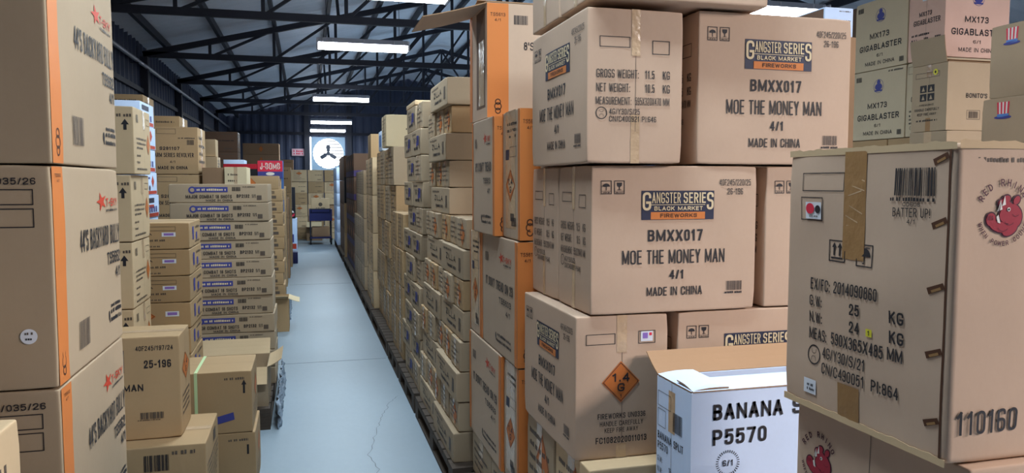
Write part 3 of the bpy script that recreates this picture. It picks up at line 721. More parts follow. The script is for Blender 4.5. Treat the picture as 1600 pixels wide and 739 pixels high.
def batter_front(a):
    rhino(a, .28, .22, .043); a.text('printed_lettering', '110160', .045, .42, .83, .905, bold=0); q = random.Random(3)
    a.dashes('scuff', .12, .6, .045, .06, 'ink_faint', .6, 4)
def under_side(a): seam(a); rhino(a, .165, .23, .046)
def under_front(a): rhino(a, .28, .25, .043)
def banana_front(a):
    t = 'printed_lettering'; a.text(t, 'BANANA', .104, .45, .085, .195, bold=.035); a.text(t, 'SPLIT', .50, .78, .085, .195, bold=.035); a.text(t, 'P5570', .104, .37, .26, .37, bold=.02)
    cx, cy = .18, .50
    for k in range(32):
        t0 = 2*pi*k/32; r0, r1, w_ = .030, .038, .035
        a.poly('count_mark', [(cx+r*cos(t0+e)/a.W, cy-r*sin(t0+e)/a.H) for r, e in ((r0, -w_), (r1, -w_), (r1, w_), (r0, w_))], 'ink', 1)
    a.text('count_mark', '6/1', cx-.017/a.W, cx+.017/a.W, cy-.009/a.H, cy+.009/a.H, 'ink', 2, .01)
def banana_side(a):
    t = 'printed_lettering'; seam(a, True, .45); tape_strip(a, .36, .55, .06, .36, 'clear_tape')
    a.frame('printed_boxes', .04, .43, .10, .21, 'ink', .0015); a.frame('printed_boxes', .04, .28, .23, .36, 'ink', .0015); a.bars('barcode', .50, .76, .20, .34, 'ink', 2, 3)
    a.text(t, 'BANANA SPLIT', .05, .80, .40, .455); a.text(t, 'P5570', .05, .36, .475, .53, bold=0)
    a.text(t, 'G.W:', .05, .20, .585, .625, bold=0); a.text(t, '16', .40, .47, .62, .66, bold=0); a.text(t, 'KGS', .65, .80, .645, .69, bold=0)
    a.text(t, 'N.W:', .05, .20, .665, .705, bold=0); a.text(t, '15', .40, .47, .70, .74, bold=0); a.text(t, 'KGS', .65, .80, .73, .775, bold=0)
    a.text(t, 'MEAS: 660X230X425 MM', .05, .80, .78, .83, bold=0); un_mark(a, .13, .89, .011); a.dashes(t, .26, .7, .865, .885, 'ink'); a.dashes(t, .26, .66, .905, .925, 'ink', 1, 3)
def giga(a):
    t = 'printed_lettering'; p = 'emblem'; cx, cy = .5, .235
    a.ring(p, cx, cy, .052, .003, 'ink_blue'); a.ell(p, cx, cy+.01, .038, .026, 'ink_blue', 1); a.rect(p, cx-.04/a.W, cx+.04/a.W, cy+.028/a.H, cy+.04/a.H, 'ink_blue', 2); a.ell(p, cx, cy-.03/a.H, .018, .018, 'ink_blue', 2)
    a.text(t, 'MX173', .30, .67, .47, .55); a.text(t, 'GIGABLASTER', .10, .90, .63, .715); a.text(t, '6/1', .44, .56, .775, .82, bold=0); a.text(t, 'MADE IN CHINA', .22, .78, .875, .93, bold=0)
    a.bars('barcode', .05, .16, .07, .14, 'ink', 2); a.dashes(t, .68, .95, .03, .055, 'ink'); a.bars('barcode', .87, .95, .88, .95, 'ink', 2, 8)
def giga_end(a):
    t = 'printed_lettering'; seam(a); tape_strip(a, .4, .55, 0, .2, 'clear_tape'); a.rect('sticker', .38, .52, .06, .22, 'sticker_white', 2); a.frame('printed_boxes', .05, .3, .05, .15, 'ink')
    a.text(t, 'MX173', .3, .65, .36, .42); a.text(t, 'GIGABLASTER', .15, .88, .46, .53); a.dashes(t, .1, .6, .64, .67, 'ink'); 
    for k, y in enumerate((.70, .75, .80)): a.dashes(t, .1, .25, y, y+.03, 'ink', 1, k); a.dashes(t, .45, .6, y, y+.03, 'ink', 1, k+3); a.dashes(t, .75, .9, y, y+.03, 'ink', 1, k+5)
    un_mark(a, .16, .88, .014); a.dashes(t, .26, .5, .86, .9, 'ink', 1, 8)
def hat_art(a):
    p = 'emblem'; x, y = .20, .22
    for k in range(7):      # striped top hat emblem
        g = (k-3)*.0085; a.poly(p, [(x+(g-.0042)/a.W, y), (x+(g+.0042)/a.W, y), (x+(g*1.12+.0047)/a.W, y-.055/a.H), (x+(g*1.12-.0047)/a.W, y-.055/a.H)], 'pink_red' if k % 2 == 0 else 'white_ink')
    a.rect(p, x-.03/a.W, x+.03/a.W, y, y+.014/a.H, 'sky_blue', 2); a.ell(p, x, y+.016/a.H, .046, .008, 'ink_blue', 2)
def brea(word, y=.55):
    def fn(a): hat_art(a); a.text('printed_lettering', word, .38, .92, y, y+.12)
    return fn
def flap_side(a):
    seam(a); tape_strip(a, .42, .56, 0, .18, 'tape'); tape_strip(a, .42, .56, .8, 1, 'tape'); a.frame('printed_boxes', .10, .78, .11, .19, 'ink_faint', .003)
    a.ell('round_sticker', .67, .12, .019, .019, 'yellow', 3); a.ell('round_sticker', .67, .12, .007, .009, 'ink', 4)
    for i in (0, 1):
        for j in (0, 1): a.rect('handling_symbols', .24+i*.22, .43+i*.22, .30+j*.13, .41+j*.13, 'ink'); a.poly('handling_symbols', [(.29+i*.22, .39+j*.13), (.38+i*.22, .39+j*.13), (.335+i*.22, .32+j*.13)], 'kraft_grey', 2)
    t = 'printed_lettering'; a.text(t, 'FIREWORKS', .24, .64, .585, .615, bold=0); a.text(t, 'HANDLE CAREFULLY', .10, .80, .65, .69, bold=0); a.text(t, 'KEEP FIRE AWAY', .18, .72, .72, .76, bold=0); a.dashes(t, .15, .75, .82, .85, 'ink')
def flap_front(a):
    t = 'printed_lettering'; a.rect('handling_symbols', .78, .88, .20, .36, 'ink'); a.text(t, "BONITO'S DRAGON", .28, .93, .45, .52, bold=.02); a.text(t, 'PACK', .72, .9, .58, .64); a.frame('printed_boxes', .30, .50, .70, .84, 'ink_faint', .003); a.bars('barcode', .33, .47, .72, .82, 'ink_faint')
# smaller cartons
def arrow_up(a, cx, cy, s, part='handling_symbols'):
    a.poly(part, [(cx-s*.5/a.W, cy), (cx+s*.5/a.W, cy), (cx, cy-s*.75/a.H)], 'ink'); a.rect(part, cx-s*.2/a.W, cx+s*.2/a.W, cy, cy+s*.7/a.H, 'ink')
def arrow_front(a): arrow_up(a, .93, .27, .035); a.dashes('printed_lettering', .80, .985, .11, .155, 'ink_faint')
def arrow_side(a):
    t = 'printed_lettering'; a.bars('barcode', .14, .26, .10, .22, 'ink_faint', 2); seam(a, True, .58); tape_strip(a, .53, .63, 0, .3, 'clear_tape')
    for k, (y, x1) in enumerate(((.44, .7), (.51, .66), (.58, .5), (.70, .35), (.80, .3), (.9, .75))): a.dashes(t, .14, x1, y, y+.035, 'ink_faint', 1, k); 
    diamond(a, .84, .52, .11, .17, False); a.frame('printed_boxes', .72, .92, .12, .22, 'ink_faint')
def tan_front(a):
    t = 'printed_lettering'; a.text(t, '40F245/197/24', .70, .955, .085, .13, bold=.0); a.text(t, '25-196', .755, .94, .225, .30, bold=.02); a.text(t, 'MONEY MAN', .36, .745, .455, .52, bold=.02); a.bars('barcode', .72, .88, .735, .80, 'ink_faint', 2); a.dashes('barcode', .70, .86, .805, .815, 'ink_faint', 2)
    a.text(t, '4/1', .42, .5, .6, .66); logo(a, .25, .62, .12, .34)
def tan_side(a):
    seam(a, True, .5); diamond(a, .5, .36, .33, .14)
    for k in range(4): a.dashes('printed_lettering', .15, .85, .60+k*.06, .63+k*.06, 'ink_faint', 1, k)
def low_front(a):
    a.bars('barcode', .60, .76, .10, .30, 'ink', 2); a.dashes('printed_lettering', .78, .93, .06, .11, 'ink_faint'); a.text('printed_lettering', 'P8423', .62, .79, .42, .56, bold=.02); a.text('printed_lettering', '1/1', .83, .92, .42, .56, bold=.02)
def low_side(a):
    a.rect('barcode', .58, .75, .08, .24, 'ink_faint')
    for k in range(9): a.dashes('printed_lettering', .08, .92-.02*k, .30+k*.07, .335+k*.07, 'ink_faint', 1, k)
def strap_front(a):
    a.dashes('printed_lettering', .74, .93, .095, .135, 'ink_faint'); a.rect('handling_symbols', .915, .935, .2, .36, 'ink'); a.poly('handling_symbols', [(.90, .22), (.95, .22), (.925, .14)], 'ink')
    a.poly('blue_logo', [(.52, .78), (.82, .66), (.83, .78), (.52, .90)], 'ink_blue')
    for k in range(1): a.rect('green_strap', .46, .49, 0, 1, 'green_strap', 2)
def strap_side(a):
    diamond(a, .6, .4, .22, .2, False)
    for k in range(4): a.dashes('printed_lettering', .15, .85, .62+k*.07, .65+k*.07, 'ink_faint', 1, k)
def strap_top(a): a.rect('green_strap', .46, .49, 0, 1, 'green_strap', 2); a.rect('flap_seam', 0, 1, .498, .502, 'brown_ink', .4)
def zilla_front(a):
    t = 'printed_lettering'; a.text(t, 'ZILLA', .33, .62, .34, .46, bold=.03); a.dashes(t, .33, .5, .2, .28, 'ink'); a.frame('printed_boxes', .50, .86, .14, .30, 'ink_faint'); a.rect('sticker', .72, .86, .36, .52, 'sticker_white', 2); a.rect('sticker', .74, .84, .39, .48, 'violet', 3)
    a.frame('printed_boxes', .34, .56, .56, .80, 'ink_faint'); a.dashes(t, .6, .75, .62, .70, 'ink_faint'); a.dashes(t, .35, .7, .86, .92, 'ink_faint')
def zilla_haz(a): diamond(a, .48, .5, .16, .42, False); a.rect('sticker', .74, .88, .32, .52, 'sticker_white', 2); a.rect('sticker', .76, .86, .36, .47, 'violet', 3)
def zilla_side(a):
    p = 'blue_logo'; a.ell(p, .3, .4, .03, .03, 'ink_blue'); a.rect(p, .25, .36, .2, .7, 'ink_blue'); a.ell(p, .62, .62, .035, .025, 'ink_blue'); a.dashes('printed_lettering', .5, .9, .2, .3, 'ink_faint'); a.dashes('printed_lettering', .45, .85, .78, .86, 'ink_faint', 1, 4)
def combat(a):
    a.rect('blue_logo', .24, .59, .16, .44, 'ink_blue', 1); a.ell('blue_logo', .235, .32, .025, .025, 'ink_blue', 1); a.ell('blue_logo', .235, .32, .014, .014, 'kraft_grey', 2); a.dashes('blue_logo', .28, .57, .24, .36, 'cream', 2)
    t = 'printed_lettering'; a.text(t, 'MAJOR COMBAT 18 SHOTS', .17, .63, .58, .77, bold=.035); a.text(t, 'BP2132', .68, .81, .56, .74, bold=.035); a.text(t, '1/1', .835, .875, .56, .74, bold=.035); a.text(t, 'MADE IN CHINA', .37, .64, .82, .94, bold=.03)
    a.bars('barcode', .635, .72, .16, .38, 'ink', 2); a.rect('barcode', .885, .935, .62, .86, 'ink_faint'); a.dashes(t, .74, .88, .12, .18, 'ink_faint'); 
def firearm(a):
    p = 'emblem'; a.ring(p, .14, .34, .035, .008, 'ink_faint'); a.ell(p, .14, .34, .02, .015, 'ink_faint'); t = 'printed_lettering'
    a.text(t, 'S281107', .30, .66, .42, .49, bold=.035); a.text(t, 'FIREARM SERIES REVOLVER', .08, .92, .55, .64, bold=.035); a.text(t, '4/1', .48, .58, .715, .765, bold=0); a.text(t, 'MADE IN CHINA', .26, .80, .83, .90, bold=.035); a.bars('barcode', .80, .93, .27, .38, 'ink_faint', 2); a.dashes(t, .64, .95, .22, .25, 'ink_faint'); a.frame('printed_boxes', .25, .6, .04, .15, 'ink_faint', .003)
def white_art(a):
    p = 'printed_picture'; a.rect(p, .12, .62, .12, .34, 'navy'); a.rect(p, .2, .6, .42, .58, 'red_ink'); a.rect(p, .05, .95, .80, .97, 'red_ink'); 
    for k in range(4): a.rect(p, .2+k*.17, .30+k*.17, .5, .76, 'ink_blue', 2)
def white_art2(a):
    p = 'printed_picture'; a.poly(p, [(.62, .12), (.5, .4), (.62, .68), (.74, .4)], 'red_ink'); a.rect(p, .05, .95, .82, .97, 'red_ink'); a.ell(p, .35, .7, .03, .02, 'navy'); a.dashes(p, .1, .4, .2, .3, 'ink_blue')
def smalls(seed, blue=False, dia=False):
    def fn(a):
        q = random.Random(seed); t = 'printed_lettering'
        a.text(t, 'ZILLA' if not blue else 'TNT 18', .25, .70, .30, .52, bold=.02, res=1) if not dia else diamond(a, .5, .5, .17, .4, False)
        a.dashes(t, .12, .5, .12, .2, 'ink_faint', 1, seed); a.dashes(t, .30, .72, .66, .78, 'ink', 1, seed+1); a.rect('barcode', .82, .9, .3, .75, 'ink_faint')
        if blue: a.rect('blue_logo', .58, .80, .25, .62, 'ink_blue'); a.ell('blue_logo', .62, .55, .03, .025, 'ink_blue', 2)
    return fn
def ends(seed, dia=False):
    def fn(a):
        t = 'printed_lettering'; tape_strip(a, .4, .6, 0, .95, 'clear_tape')
        if dia: diamond(a, .62, .52, .24, .40, False)
        for k in range(4): a.dashes(t, .12, .85 if k % 2 else .6, .18+k*.17, .25+k*.17, 'ink_faint', 1, seed+k)
    return fn
def front_small(a): a.bars('barcode', .28, .55, .14, .42, 'ink_faint', 2)
def tallside(seed, d=False):
    def fn(a):
        t = 'printed_lettering'; q = random.Random(seed); seam(a, True, .5); a.rect('packing_tape', .42, .58, 0, .96, 'clear_tape', .4)
        for k in range(7): a.dashes(t, .15, q.uniform(.5, .9), .12+k*.11, .155+k*.11, 'ink_faint', 1, seed+k)
        if d: diamond(a, .5, .3, .2, .13, False)
    return fn
def tallfront(seed):
    def fn(a): a.dashes('printed_lettering', .5, .9, .10, .14, 'ink_faint', 1, seed); a.dashes('printed_lettering', .45, .9, .42, .47, 'ink', 1, seed+2); a.bars('barcode', .6, .85, .8, .88, 'ink_faint', 2)
    return fn

# ================================================================== RIGHT SIDE, NEAR: big logo cartons
A = .0022
def one(name, x0, x1, y0, y1, z0, z1, mat, arts, label, amp=A, seed=0, group=None, top='tape', rz=0.0, cat='box', r=.0038):
    o = carton(name, x1-x0, y1-y0, z1-z0, mat, arts, amp, seed, top, r)
    o.location = ((x0+x1)/2, (y0+y1)/2, z0); o.rotation_euler = (0, 0, rz); tag(o, label, cat, group); return o
G1 = 'tan cartons with the navy and orange logo'
# layer on the pallet, and the layer with hazard diamonds
one('cardboard_carton', .80, 1.40, 2.20, 2.52, .14, .42, 'kraft_grey', [('-X', ends(1, True)), ('-Y', front_small)], 'tan carton on the pallet at foot of the big logo stack, in front', seed=41)
one('cardboard_carton', .81, 1.40, 2.53, 2.86, .14, .42, 'kraft_grey', [('-X', ends(3, True))], 'tan carton on the pallet at foot of the big logo stack, behind the front one', seed=42)
one('cardboard_carton', .835, 1.42, 2.19, 2.52, .425, .708, 'kraft_light', [('-X', ends(5, True)), ('-Y', front_small)], 'tan carton directly under the big hazard-diamond carton, its pale top edge showing', seed=43)
one('cardboard_carton', .83, 1.42, 2.53, 2.86, .425, .708, 'kraft_grey', [('-X', ends(7, True))], 'tan carton with small diamond, under rear end of the hazard-diamond carton', seed=44)
one('cardboard_carton', 1.44, 2.02, 2.20, 2.80, .14, .708, 'kraft_moe', [('-Y', moe)], 'big logo carton hidden low behind the white carton', seed=45, group=G1)
one('cardboard_carton', .816, 1.136, 2.27, 2.855, .71, 1.177, 'kraft_moe', [('-Y', haz), ('-X', moe)], 'big tan carton with orange 1.4 G hazard diamond on its front', seed=1, group=G1)
one('cardboard_carton', 1.172, 1.757, 2.27, 2.59, .71, 1.177, 'kraft_moe', [('-Y', moe), ('-X', gross)], 'big logo carton showing only its top strip, just behind the white carton', seed=2, group=G1)
one('cardboard_carton', .862, 1.447, 2.26, 2.577, 1.182, 1.655, 'kraft_moe', [('-Y', moe), ('-X', gross)], 'big carton with logo facing front, middle layer, directly on the hazard-diamond carton', seed=3, group=G1)
one('cardboard_carton', .862, 1.447, 2.590, 2.90, 1.182, 1.655, 'kraft_moe', [('-Y', moe), ('-X', gross)], 'big carton in middle layer behind the front logo carton, only its side showing', seed=4, group=G1)
one('cardboard_carton', 1.49, 2.075, 2.27, 2.59, 1.182, 1.655, 'kraft_moe', [('-Y', moe), ('-X', gross)], 'big carton peeping out between middle logo carton and the battered carton', seed=5, group=G1)
one('cardboard_carton', .834, 1.154, 2.23, 2.815, 1.662, 2.134, 'kraft_moe', [('-Y', gross), ('-X', moe)], 'big carton on upper layer with weight table on its front and logo on its side', seed=6, group=G1)
one('cardboard_carton', 1.222, 1.795, 2.255, 2.572, 1.662, 2.15, 'kraft_moe', [('-Y', moe), ('-X', gross)], 'big carton with logo facing front, upper layer, beside the weight-table carton', seed=7, group=G1)
for k, (y0, y1) in enumerate(((2.20, 2.515), (2.525, 2.84))):
    one('cardboard_carton', .842, 1.436, y0, y1, 2.16, 2.62, 'kraft_moe', [('-X', gross), ('-Y', moe)],
        ['topmost carton cut by the frame, lying over the upper logo cartons', 'topmost carton behind the one cut by the frame, side only'][k], seed=8+k, group=G1)

# battered foreground carton and the one below it
one('battered_carton', 1.102, 1.467, 1.10, 1.585, 1.092, 1.672, 'kraft_moe', [('-X', batter_side), ('-Y', batter_front)], 'battered carton with weight table, torn tape and red animal emblem', amp=.005, seed=11, r=.009)
bt = [o for o in bpy.data.objects if o.name.startswith('battered_carton')][0]
q = random.Random(9); v = []; f = []       # torn paper lip along the top edge and the sagging bottom edge
def ragged(x0, y0, x1, y1, z, n=40, amp=.0025, t=.0015):
    v, f = [], []
    for i in range(n+1):
        s = i/n; x, y = x0+(x1-x0)*s, y0+(y1-y0)*s; dz = amp*(.5*sin(i*.9)+q.uniform(-.6, .6))
        v += [(x, y, z-.012), (x, y, z+.002+dz), (x+t, y+t, z+.002+dz), (x+t, y+t, z-.012)]
        if i:
            a = 4*i-4; b = 4*i; f += [(a, b, b+1, a+1), (a+1, b+1, b+2, a+2), (a+2, b+2, b+3, a+3)]
    return v, f
v, f = ragged(-.1835, .24, -.1835, -.24, .58); link('torn_edge', v, f, ['kraft_light'], None, bt)
v, f = ragged(-.18, -.2435, .18, -.2435, .581, 30, .003); link('torn_edge', v, f, ['kraft_light'], None, bt)
v, f = ragged(-.184, .24, -.184, -.24, .008, 40, .002); link('torn_edge', v, f, ['kraft_light'], None, bt)
one('cardboard_carton', 1.135, 1.50, 1.08, 1.575, .52, 1.09, 'kraft_moe', [('-X', under_side), ('-Y', under_front)], 'brown carton with red animal emblem, directly below the battered carton', amp=.005, seed=12)
one('cardboard_carton', 1.12, 1.50, 1.06, 1.58, .0, .518, 'kraft', [('-X', tallside(3))], 'carton on the floor under the two red-emblem cartons', seed=13)

# ------------------------------------------------------------------ open cartons
def slab(mbx, p, e, n, t):
    pass
def open_carton(name, x0, x1, y0, y1, z0, z1, mats, arts, flaps, label, amp=0, thick=.005):
    """mats=(outside, inside); flaps: list of (side, length, angle) with 0 = folded shut, 90 = upright, 180 = flat outwards"""
    w, d, h = x1-x0, y1-y0, z1-z0
    t = empty(name, ((x0+x1)/2, (y0+y1)/2, z0)); tag(t, label, 'box')
    mb = MB(); a, b, k = w/2, d/2, thick
    mb.box(-a, a, -b, -b+k, 0, h); mb.box(-a, a, b-k, b, 0, h); mb.box(-a, -a+k, -b+k, b-k, 0, h); mb.box(a-k, a, -b+k, b-k, 0, h); mb.box(-a+k, a-k, -b+k, b-k, 0, k)
    # inner liner faces get the inside colour
    n = len(mb.v); mb.box(-a+k, a-k, -b+k, b-k, h*.55, h*.56, 1)
    mb.build('carton_walls', mats, t)
    for face, fn in arts:
        fw, fh = frame_of(face, w, d, h)[4:]; ar = Art(fw, fh); fn(ar); apply_art(t, face, ar, w, d, h, 0, 0)
    for side, L, ang in flaps:
        th = radians(ang); ins = .004
        # local frame: e along hinge, o outward
        e, o, org, half = {'-Y': ((1, 0), (0, -1), (0, -b), a), '+Y': ((1, 0), (0, 1), (0, b), a), '-X': ((0, 1), (-1, 0), (-a, 0), b), '+X': ((0, 1), (1, 0), (a, 0), b)}[side]
        inx, iny = -o[0], -o[1]
        def P(s, l, tt):
            # direction along flap rotates from inward (0) up (90) to outward (180)
            hx = cos(th)*l - sin(th)*tt*-1*0; 
            dx, dz = cos(th), sin(th); nx, nz = -sin(th), cos(th)
            r = l*dx+tt*nx; z = l*dz+tt*nz
            return (org[0]+e[0]*s+inx*r, org[1]+e[1]*s+iny*r, h+.002+z)
        n = 4; vv = []; ff = []
        hs = half-ins
        for i in range(n+1):
            l = L*i/n; bend = .004*sin(pi*i/n)
            for s in (-hs, hs): vv.append(P(s, l, bend)); 
            for s in (-hs, hs): vv.append(P(s, l, bend+.004))
        ms = []
        for i in range(n):
            c, g = 4*i, 4*i+4
            ff += [(c, c+1, g+1, g), (c+2, g+2, g+3, c+3), (c, g, g+2, c+2), (c+1, c+3, g+3, g+1)]; ms += [1, 0, 1, 1]
        ff += [(0, 2, 3, 1), (4*n, 4*n+1, 4*n+3, 4*n+2)]; ms += [1, 1]
        link('flap', vv, ff, mats, ms, t)
    return t
ban = open_carton('white_carton', 1.043, 1.70, 1.93, 2.15, .585, 1.005, ['white_carton', 'kraft_inner'], [('-Y', banana_front), ('-X', banana_side)],
            [('-Y', .10, 6), ('-X', .12, 3), ('+Y', .105, 148), ('+X', .1, 100)], 'white open carton with dark lettering, lower than the battered carton beside it')
one('cardboard_carton', 1.06, 1.66, 1.92, 2.15, .29, .582, 'kraft', [('-Y', front_small), ('-X', ends(2))], 'tan carton directly beneath the white open carton', seed=14)
one('cardboard_carton', 1.05, 1.66, 1.92, 2.15, .14, .288, 'kraft', [('-Y', front_small), ('-X', ends(4))], 'flat tan carton on the pallet beneath the white open carton', seed=15)

# orange-banded cartons behind the logo stack
GO = 'orange-banded cartons'
def orng(x0, y0, y1, z0, z1, side, lab, seed, front=orange_front, w=.42, dz=0):
    return one('orange_banded_carton', x0, x0+w, y0, y1, z0, z1, 'kraft_film', [('-X', side), ('-Y', front)], lab, seed=seed, group=GO)
o8 = open_carton('orange_banded_carton', .80, 1.30, 3.42, 3.79, 1.897, 2.41, ['kraft_moe', 'kraft_inner'], [('-Y', lambda a: (orange_front(a), a.text('printed_lettering', "8'S", .345, .44, .33, .40))), ('-X', lambda a: (a.rect('orange_band', 0, .16, .003, .997, 'orange'), a.rect('torn_patch', .42, .9, .03, .9, 'kraft_brown'), a.rect('packing_tape', .55, .85, .3, .88, 'clear_tape', 1.5)))],
            [('-X', .30, 195), ('+Y', .16, 20), ('-Y', .16, 4)], 'open orange-banded carton on top, its flap sticking out over the aisle'); o8['group'] = GO
orng(.810, 2.906, 3.175, 1.372, 1.893, orange_haz, 'orange-banded carton with taped hazard diamond side, beside the logo stack', 21)
orng(.775, 3.185, 3.625, 1.372, 1.885, orange_text("8'S DON'T TREAD", 'TS5613'), 'orange-banded carton protruding past the taped diamond one', 22)
orng(.800, 2.905, 3.55, .862, 1.368, orange_text("IT DON'T TREAD ON 23", 'TS5603'), 'long orange-banded carton under the pair, its lettered side sagging', 23)
orng(.80, 3.56, 3.80, .862, 1.368, orange_haz, 'orange-banded carton at far end behind the long lettered one', 24)
orng(.805, 2.905, 3.14, .352, .858, orange_haz, 'orange-banded carton low down with hazard diamond beside the logo stack foot', 25)
orng(.795, 3.15, 3.80, .352, .858, orange_text("IT DON'T TREAD ON 23", 'TS5603'), 'orange-banded carton low down with lettered side, farther along', 26)
one('cardboard_carton', .80, 1.3, 2.905, 3.35, .14, .35, 'kraft_grey', [('-X', ends(2))], 'low tan carton on the pallet under the orange-banded cartons, near end', seed=27)
one('cardboard_carton', .80, 1.3, 3.36, 3.76, .14, .35, 'kraft_grey', [('-X', ends(9))], 'low tan carton on the pallet under the orange-banded cartons, far end', seed=28)

# ------------------------------------------------------------------ right row, near pile of small brown cartons (13 layers)
GR1 = 'small brown cartons in the pile behind the orange-banded cartons'
kA = Kind(carton('small_carton', .60, .64, .1565, 'kraft_grey', [('-X', smalls(3)), ('-Y', front_small)], .0015, 61), 'box', GR1)
kB = [Kind(carton('small_carton', .60, .254, .1565, m, [('-X', ends(s, dd)), ('-Y', front_small)], .0015, 60+s), 'box', GR1) for s, m, dd in ((1, 'kraft_grey', False), (5, 'kraft', True), (9, 'kraft_grey', True))]
POS = ['front end', 'second along', 'third along', 'fourth along', 'back end']
Hh = .1595
for L in range(13):
    z = .14+(12-L)*Hh; big = (L % 2 == 0); y0 = 4.43 if L < 5 else 3.865
    xo = .80+(.02 if L in (1, 3) else 0)-max(0, L-4)*.009
    if L in (0, 2, 4): y0 = 4.40+(.03 if L else 0)
    if big:
        ys = []; y = y0
        while y+.64 < 5.24: ys.append(y); y += .655
        for i, y in enumerate(ys):
            kA.put((xo+.30+J(.013), y+.32, z), f'wide carton, {ORD[L+1]} of the pile behind the orange-banded cartons, '+('single' if len(ys) == 1 else POS[0] if i == 0 else POS[4]), JR(.5))
    else:
        n = 3 if L < 5 else 5; st = (5.21-y0)/n if L < 5 else .268
        for i in range(n):
            kB[(i+L) % 3].put((xo+.30+J(.014), y0+st*(i+.5)-.002, z), f'narrow carton, {ORD[L+1]} of the pile behind the orange-banded cartons, '+(POS[i] if not (n == 3 and i == 2) else POS[4]), JR(.4))
# second pile, 11 layers of two
GR2 = 'small brown cartons in the blue-marked pile'
kC = Kind(carton('small_carton', .55, .47, .1805, 'kraft_grey', [('-X', smalls(8, True)), ('-Y', front_small)], .0015, 71), 'box', GR2)
kD = Kind(carton('small_carton', .55, .30, .1805, 'kraft_grey', [('-X', ends(4)), ('-Y', front_small)], .0015, 72), 'box', GR2)
for L in range(11):
    z = .14+(10-L)*.184; ys = ((5.27, kC), (5.75, kC)) if L % 2 else ((5.27, kD), (5.58, kC))
    for i, (y, k) in enumerate(ys):
        ln = .47 if k is kC else .30
        k.put((.775+.275+J(.010)-.0055*max(0, L-3), y+ln/2, z), f'small brown carton, {ORD[L+1]} of the blue-marked pile, '+('near' if i == 0 else 'far')+' end', JR(.7))
# short protruding pile
GR3 = 'upright cartons in the short upright pile'
kE = Kind(carton('tall_carton', .5, .38, .298, 'kraft', [('-X', tallside(4)), ('-Y', tallfront(2))], .001, 75), 'box', GR3)
for L in range(4):
    for i in range(2): kE.put((.757+.25+J(.006), 6.27+.195+i*.395, .14+(3-L)*.3025), f'upright brown carton, {ORD[L+1]} of the short upright pile, '+('near' if i == 0 else 'far'), JR(.5))
# four-wide pile
GR4 = 'upright cartons in the four-wide pile'
kF = [Kind(carton('tall_carton', .55, .44, .355, 'kraft_grey' if s % 2 else 'kraft', [('-X', tallside(s)), ('-Y', tallfront(s))], .001, 80+s), 'box', GR4) for s in (1, 2)]
for L in range(5):
    for i in range(4): kF[(L+i) % 2].put((.79+.275+J(.012), 7.10+.225+i*.45, .14+(4-L)*.36), f'upright brown carton, {ORD[L+1]} of the four-wide upright pile, {["front end", "second along", "third along", "back end"][i]}', JR(.5))
one('pale_carton', .735, 1.15, 7.3, 7.72, 1.943, 2.24, 'kraft_cream', [('-Y', tallfront(5)), ('-X', tallside(2))], 'pale cream carton standing alone on top of the four-wide upright pile', amp=.001, seed=91)
one('blue_white_carton', .78, 1.1, 8.2, 8.55, 1.943, 2.15, 'white_carton', [('-X', lambda a: a.rect('printed_picture', .2, .8, .2, .8, 'sky_blue'))], 'pale blue carton behind the cream carton on the four-wide pile', amp=0)
one('cardboard_carton', .775, 1.3, 5.6, 6.1, 2.167, 2.20, 'kraft_light', [], 'flat opened cardboard sheet lying on the blue-marked pile', amp=0)
# tall pale column
GR5 = 'tall pale cartons'
kG = Kind(carton('tall_carton', .42, .40, .435, 'kraft_light', [('-X', tallside(9)), ('-Y', tallfront(9))], 0, 1), 'box', GR5)
for L in range(4):
    for i in range(3):
        kG.put((.745+.21+(.02 if i else 0), 8.99+.21+i*.41, .14+(3-L)*.44), f'tall pale carton, {ORD[L+1]} of the pale tall column, {["front end", "middle", "back end"][i]}', JR(.4))
one('tall_carton', .765, 1.25, 9.42, 9.85, 1.903, 2.19, 'kraft', [('-Y', tallfront(3))], 'large tan carton on top of the pale tall column', amp=0)
# grey-brown
GR6 = 'grey-brown cartons'
kH = Kind(carton('cardboard_carton', .5, .42, .322, 'kraft_grey', [('-X', tallside(7)), ('-Y', tallfront(4))], 0, 1), 'box', GR6)
for L in range(5):
    for i in range(5): kH.put((.755+.25+(0 if L > 1 else .01*i), 10.57+.215+i*.44, .14+(4-L)*.327), f'grey-brown carton, {ORD[L+1]} of the grey-brown pile, {POS[i]}', JR(.4))
# dark brown with purple bands
GR7 = 'dark brown cartons with purple bands'
def purple(a): a.rect('purple_band', 0, 1, .72, .97, 'purple'); diamond(a, .6, .4, .14, .25, False)
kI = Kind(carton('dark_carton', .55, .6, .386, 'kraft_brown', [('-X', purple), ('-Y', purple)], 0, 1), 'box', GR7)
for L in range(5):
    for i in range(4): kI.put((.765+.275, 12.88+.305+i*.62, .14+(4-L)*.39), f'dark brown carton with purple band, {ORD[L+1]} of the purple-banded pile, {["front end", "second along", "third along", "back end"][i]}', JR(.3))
# far dark and white
GR8 = 'dark tall cartons'
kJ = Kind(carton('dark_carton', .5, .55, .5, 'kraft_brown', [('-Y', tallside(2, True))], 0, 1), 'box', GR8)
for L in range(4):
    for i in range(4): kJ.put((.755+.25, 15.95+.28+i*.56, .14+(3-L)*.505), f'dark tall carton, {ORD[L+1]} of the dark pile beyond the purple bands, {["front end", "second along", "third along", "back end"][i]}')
GR9 = 'white cartons before the end wall'
kK = Kind(carton('white_carton', .45, .5, .3, 'white_carton', [('-Y', tallside(5))], 0, 1), 'box', GR9)
for L in range(6):
    for i in range(4): kK.put((.70+.225, 18.45+.255+i*.51, .14+(5-L)*.305), f'white carton, {ORD[L+1]} of the white pile before the end wall, {["front end", "second along", "third along", "back end"][i]}')
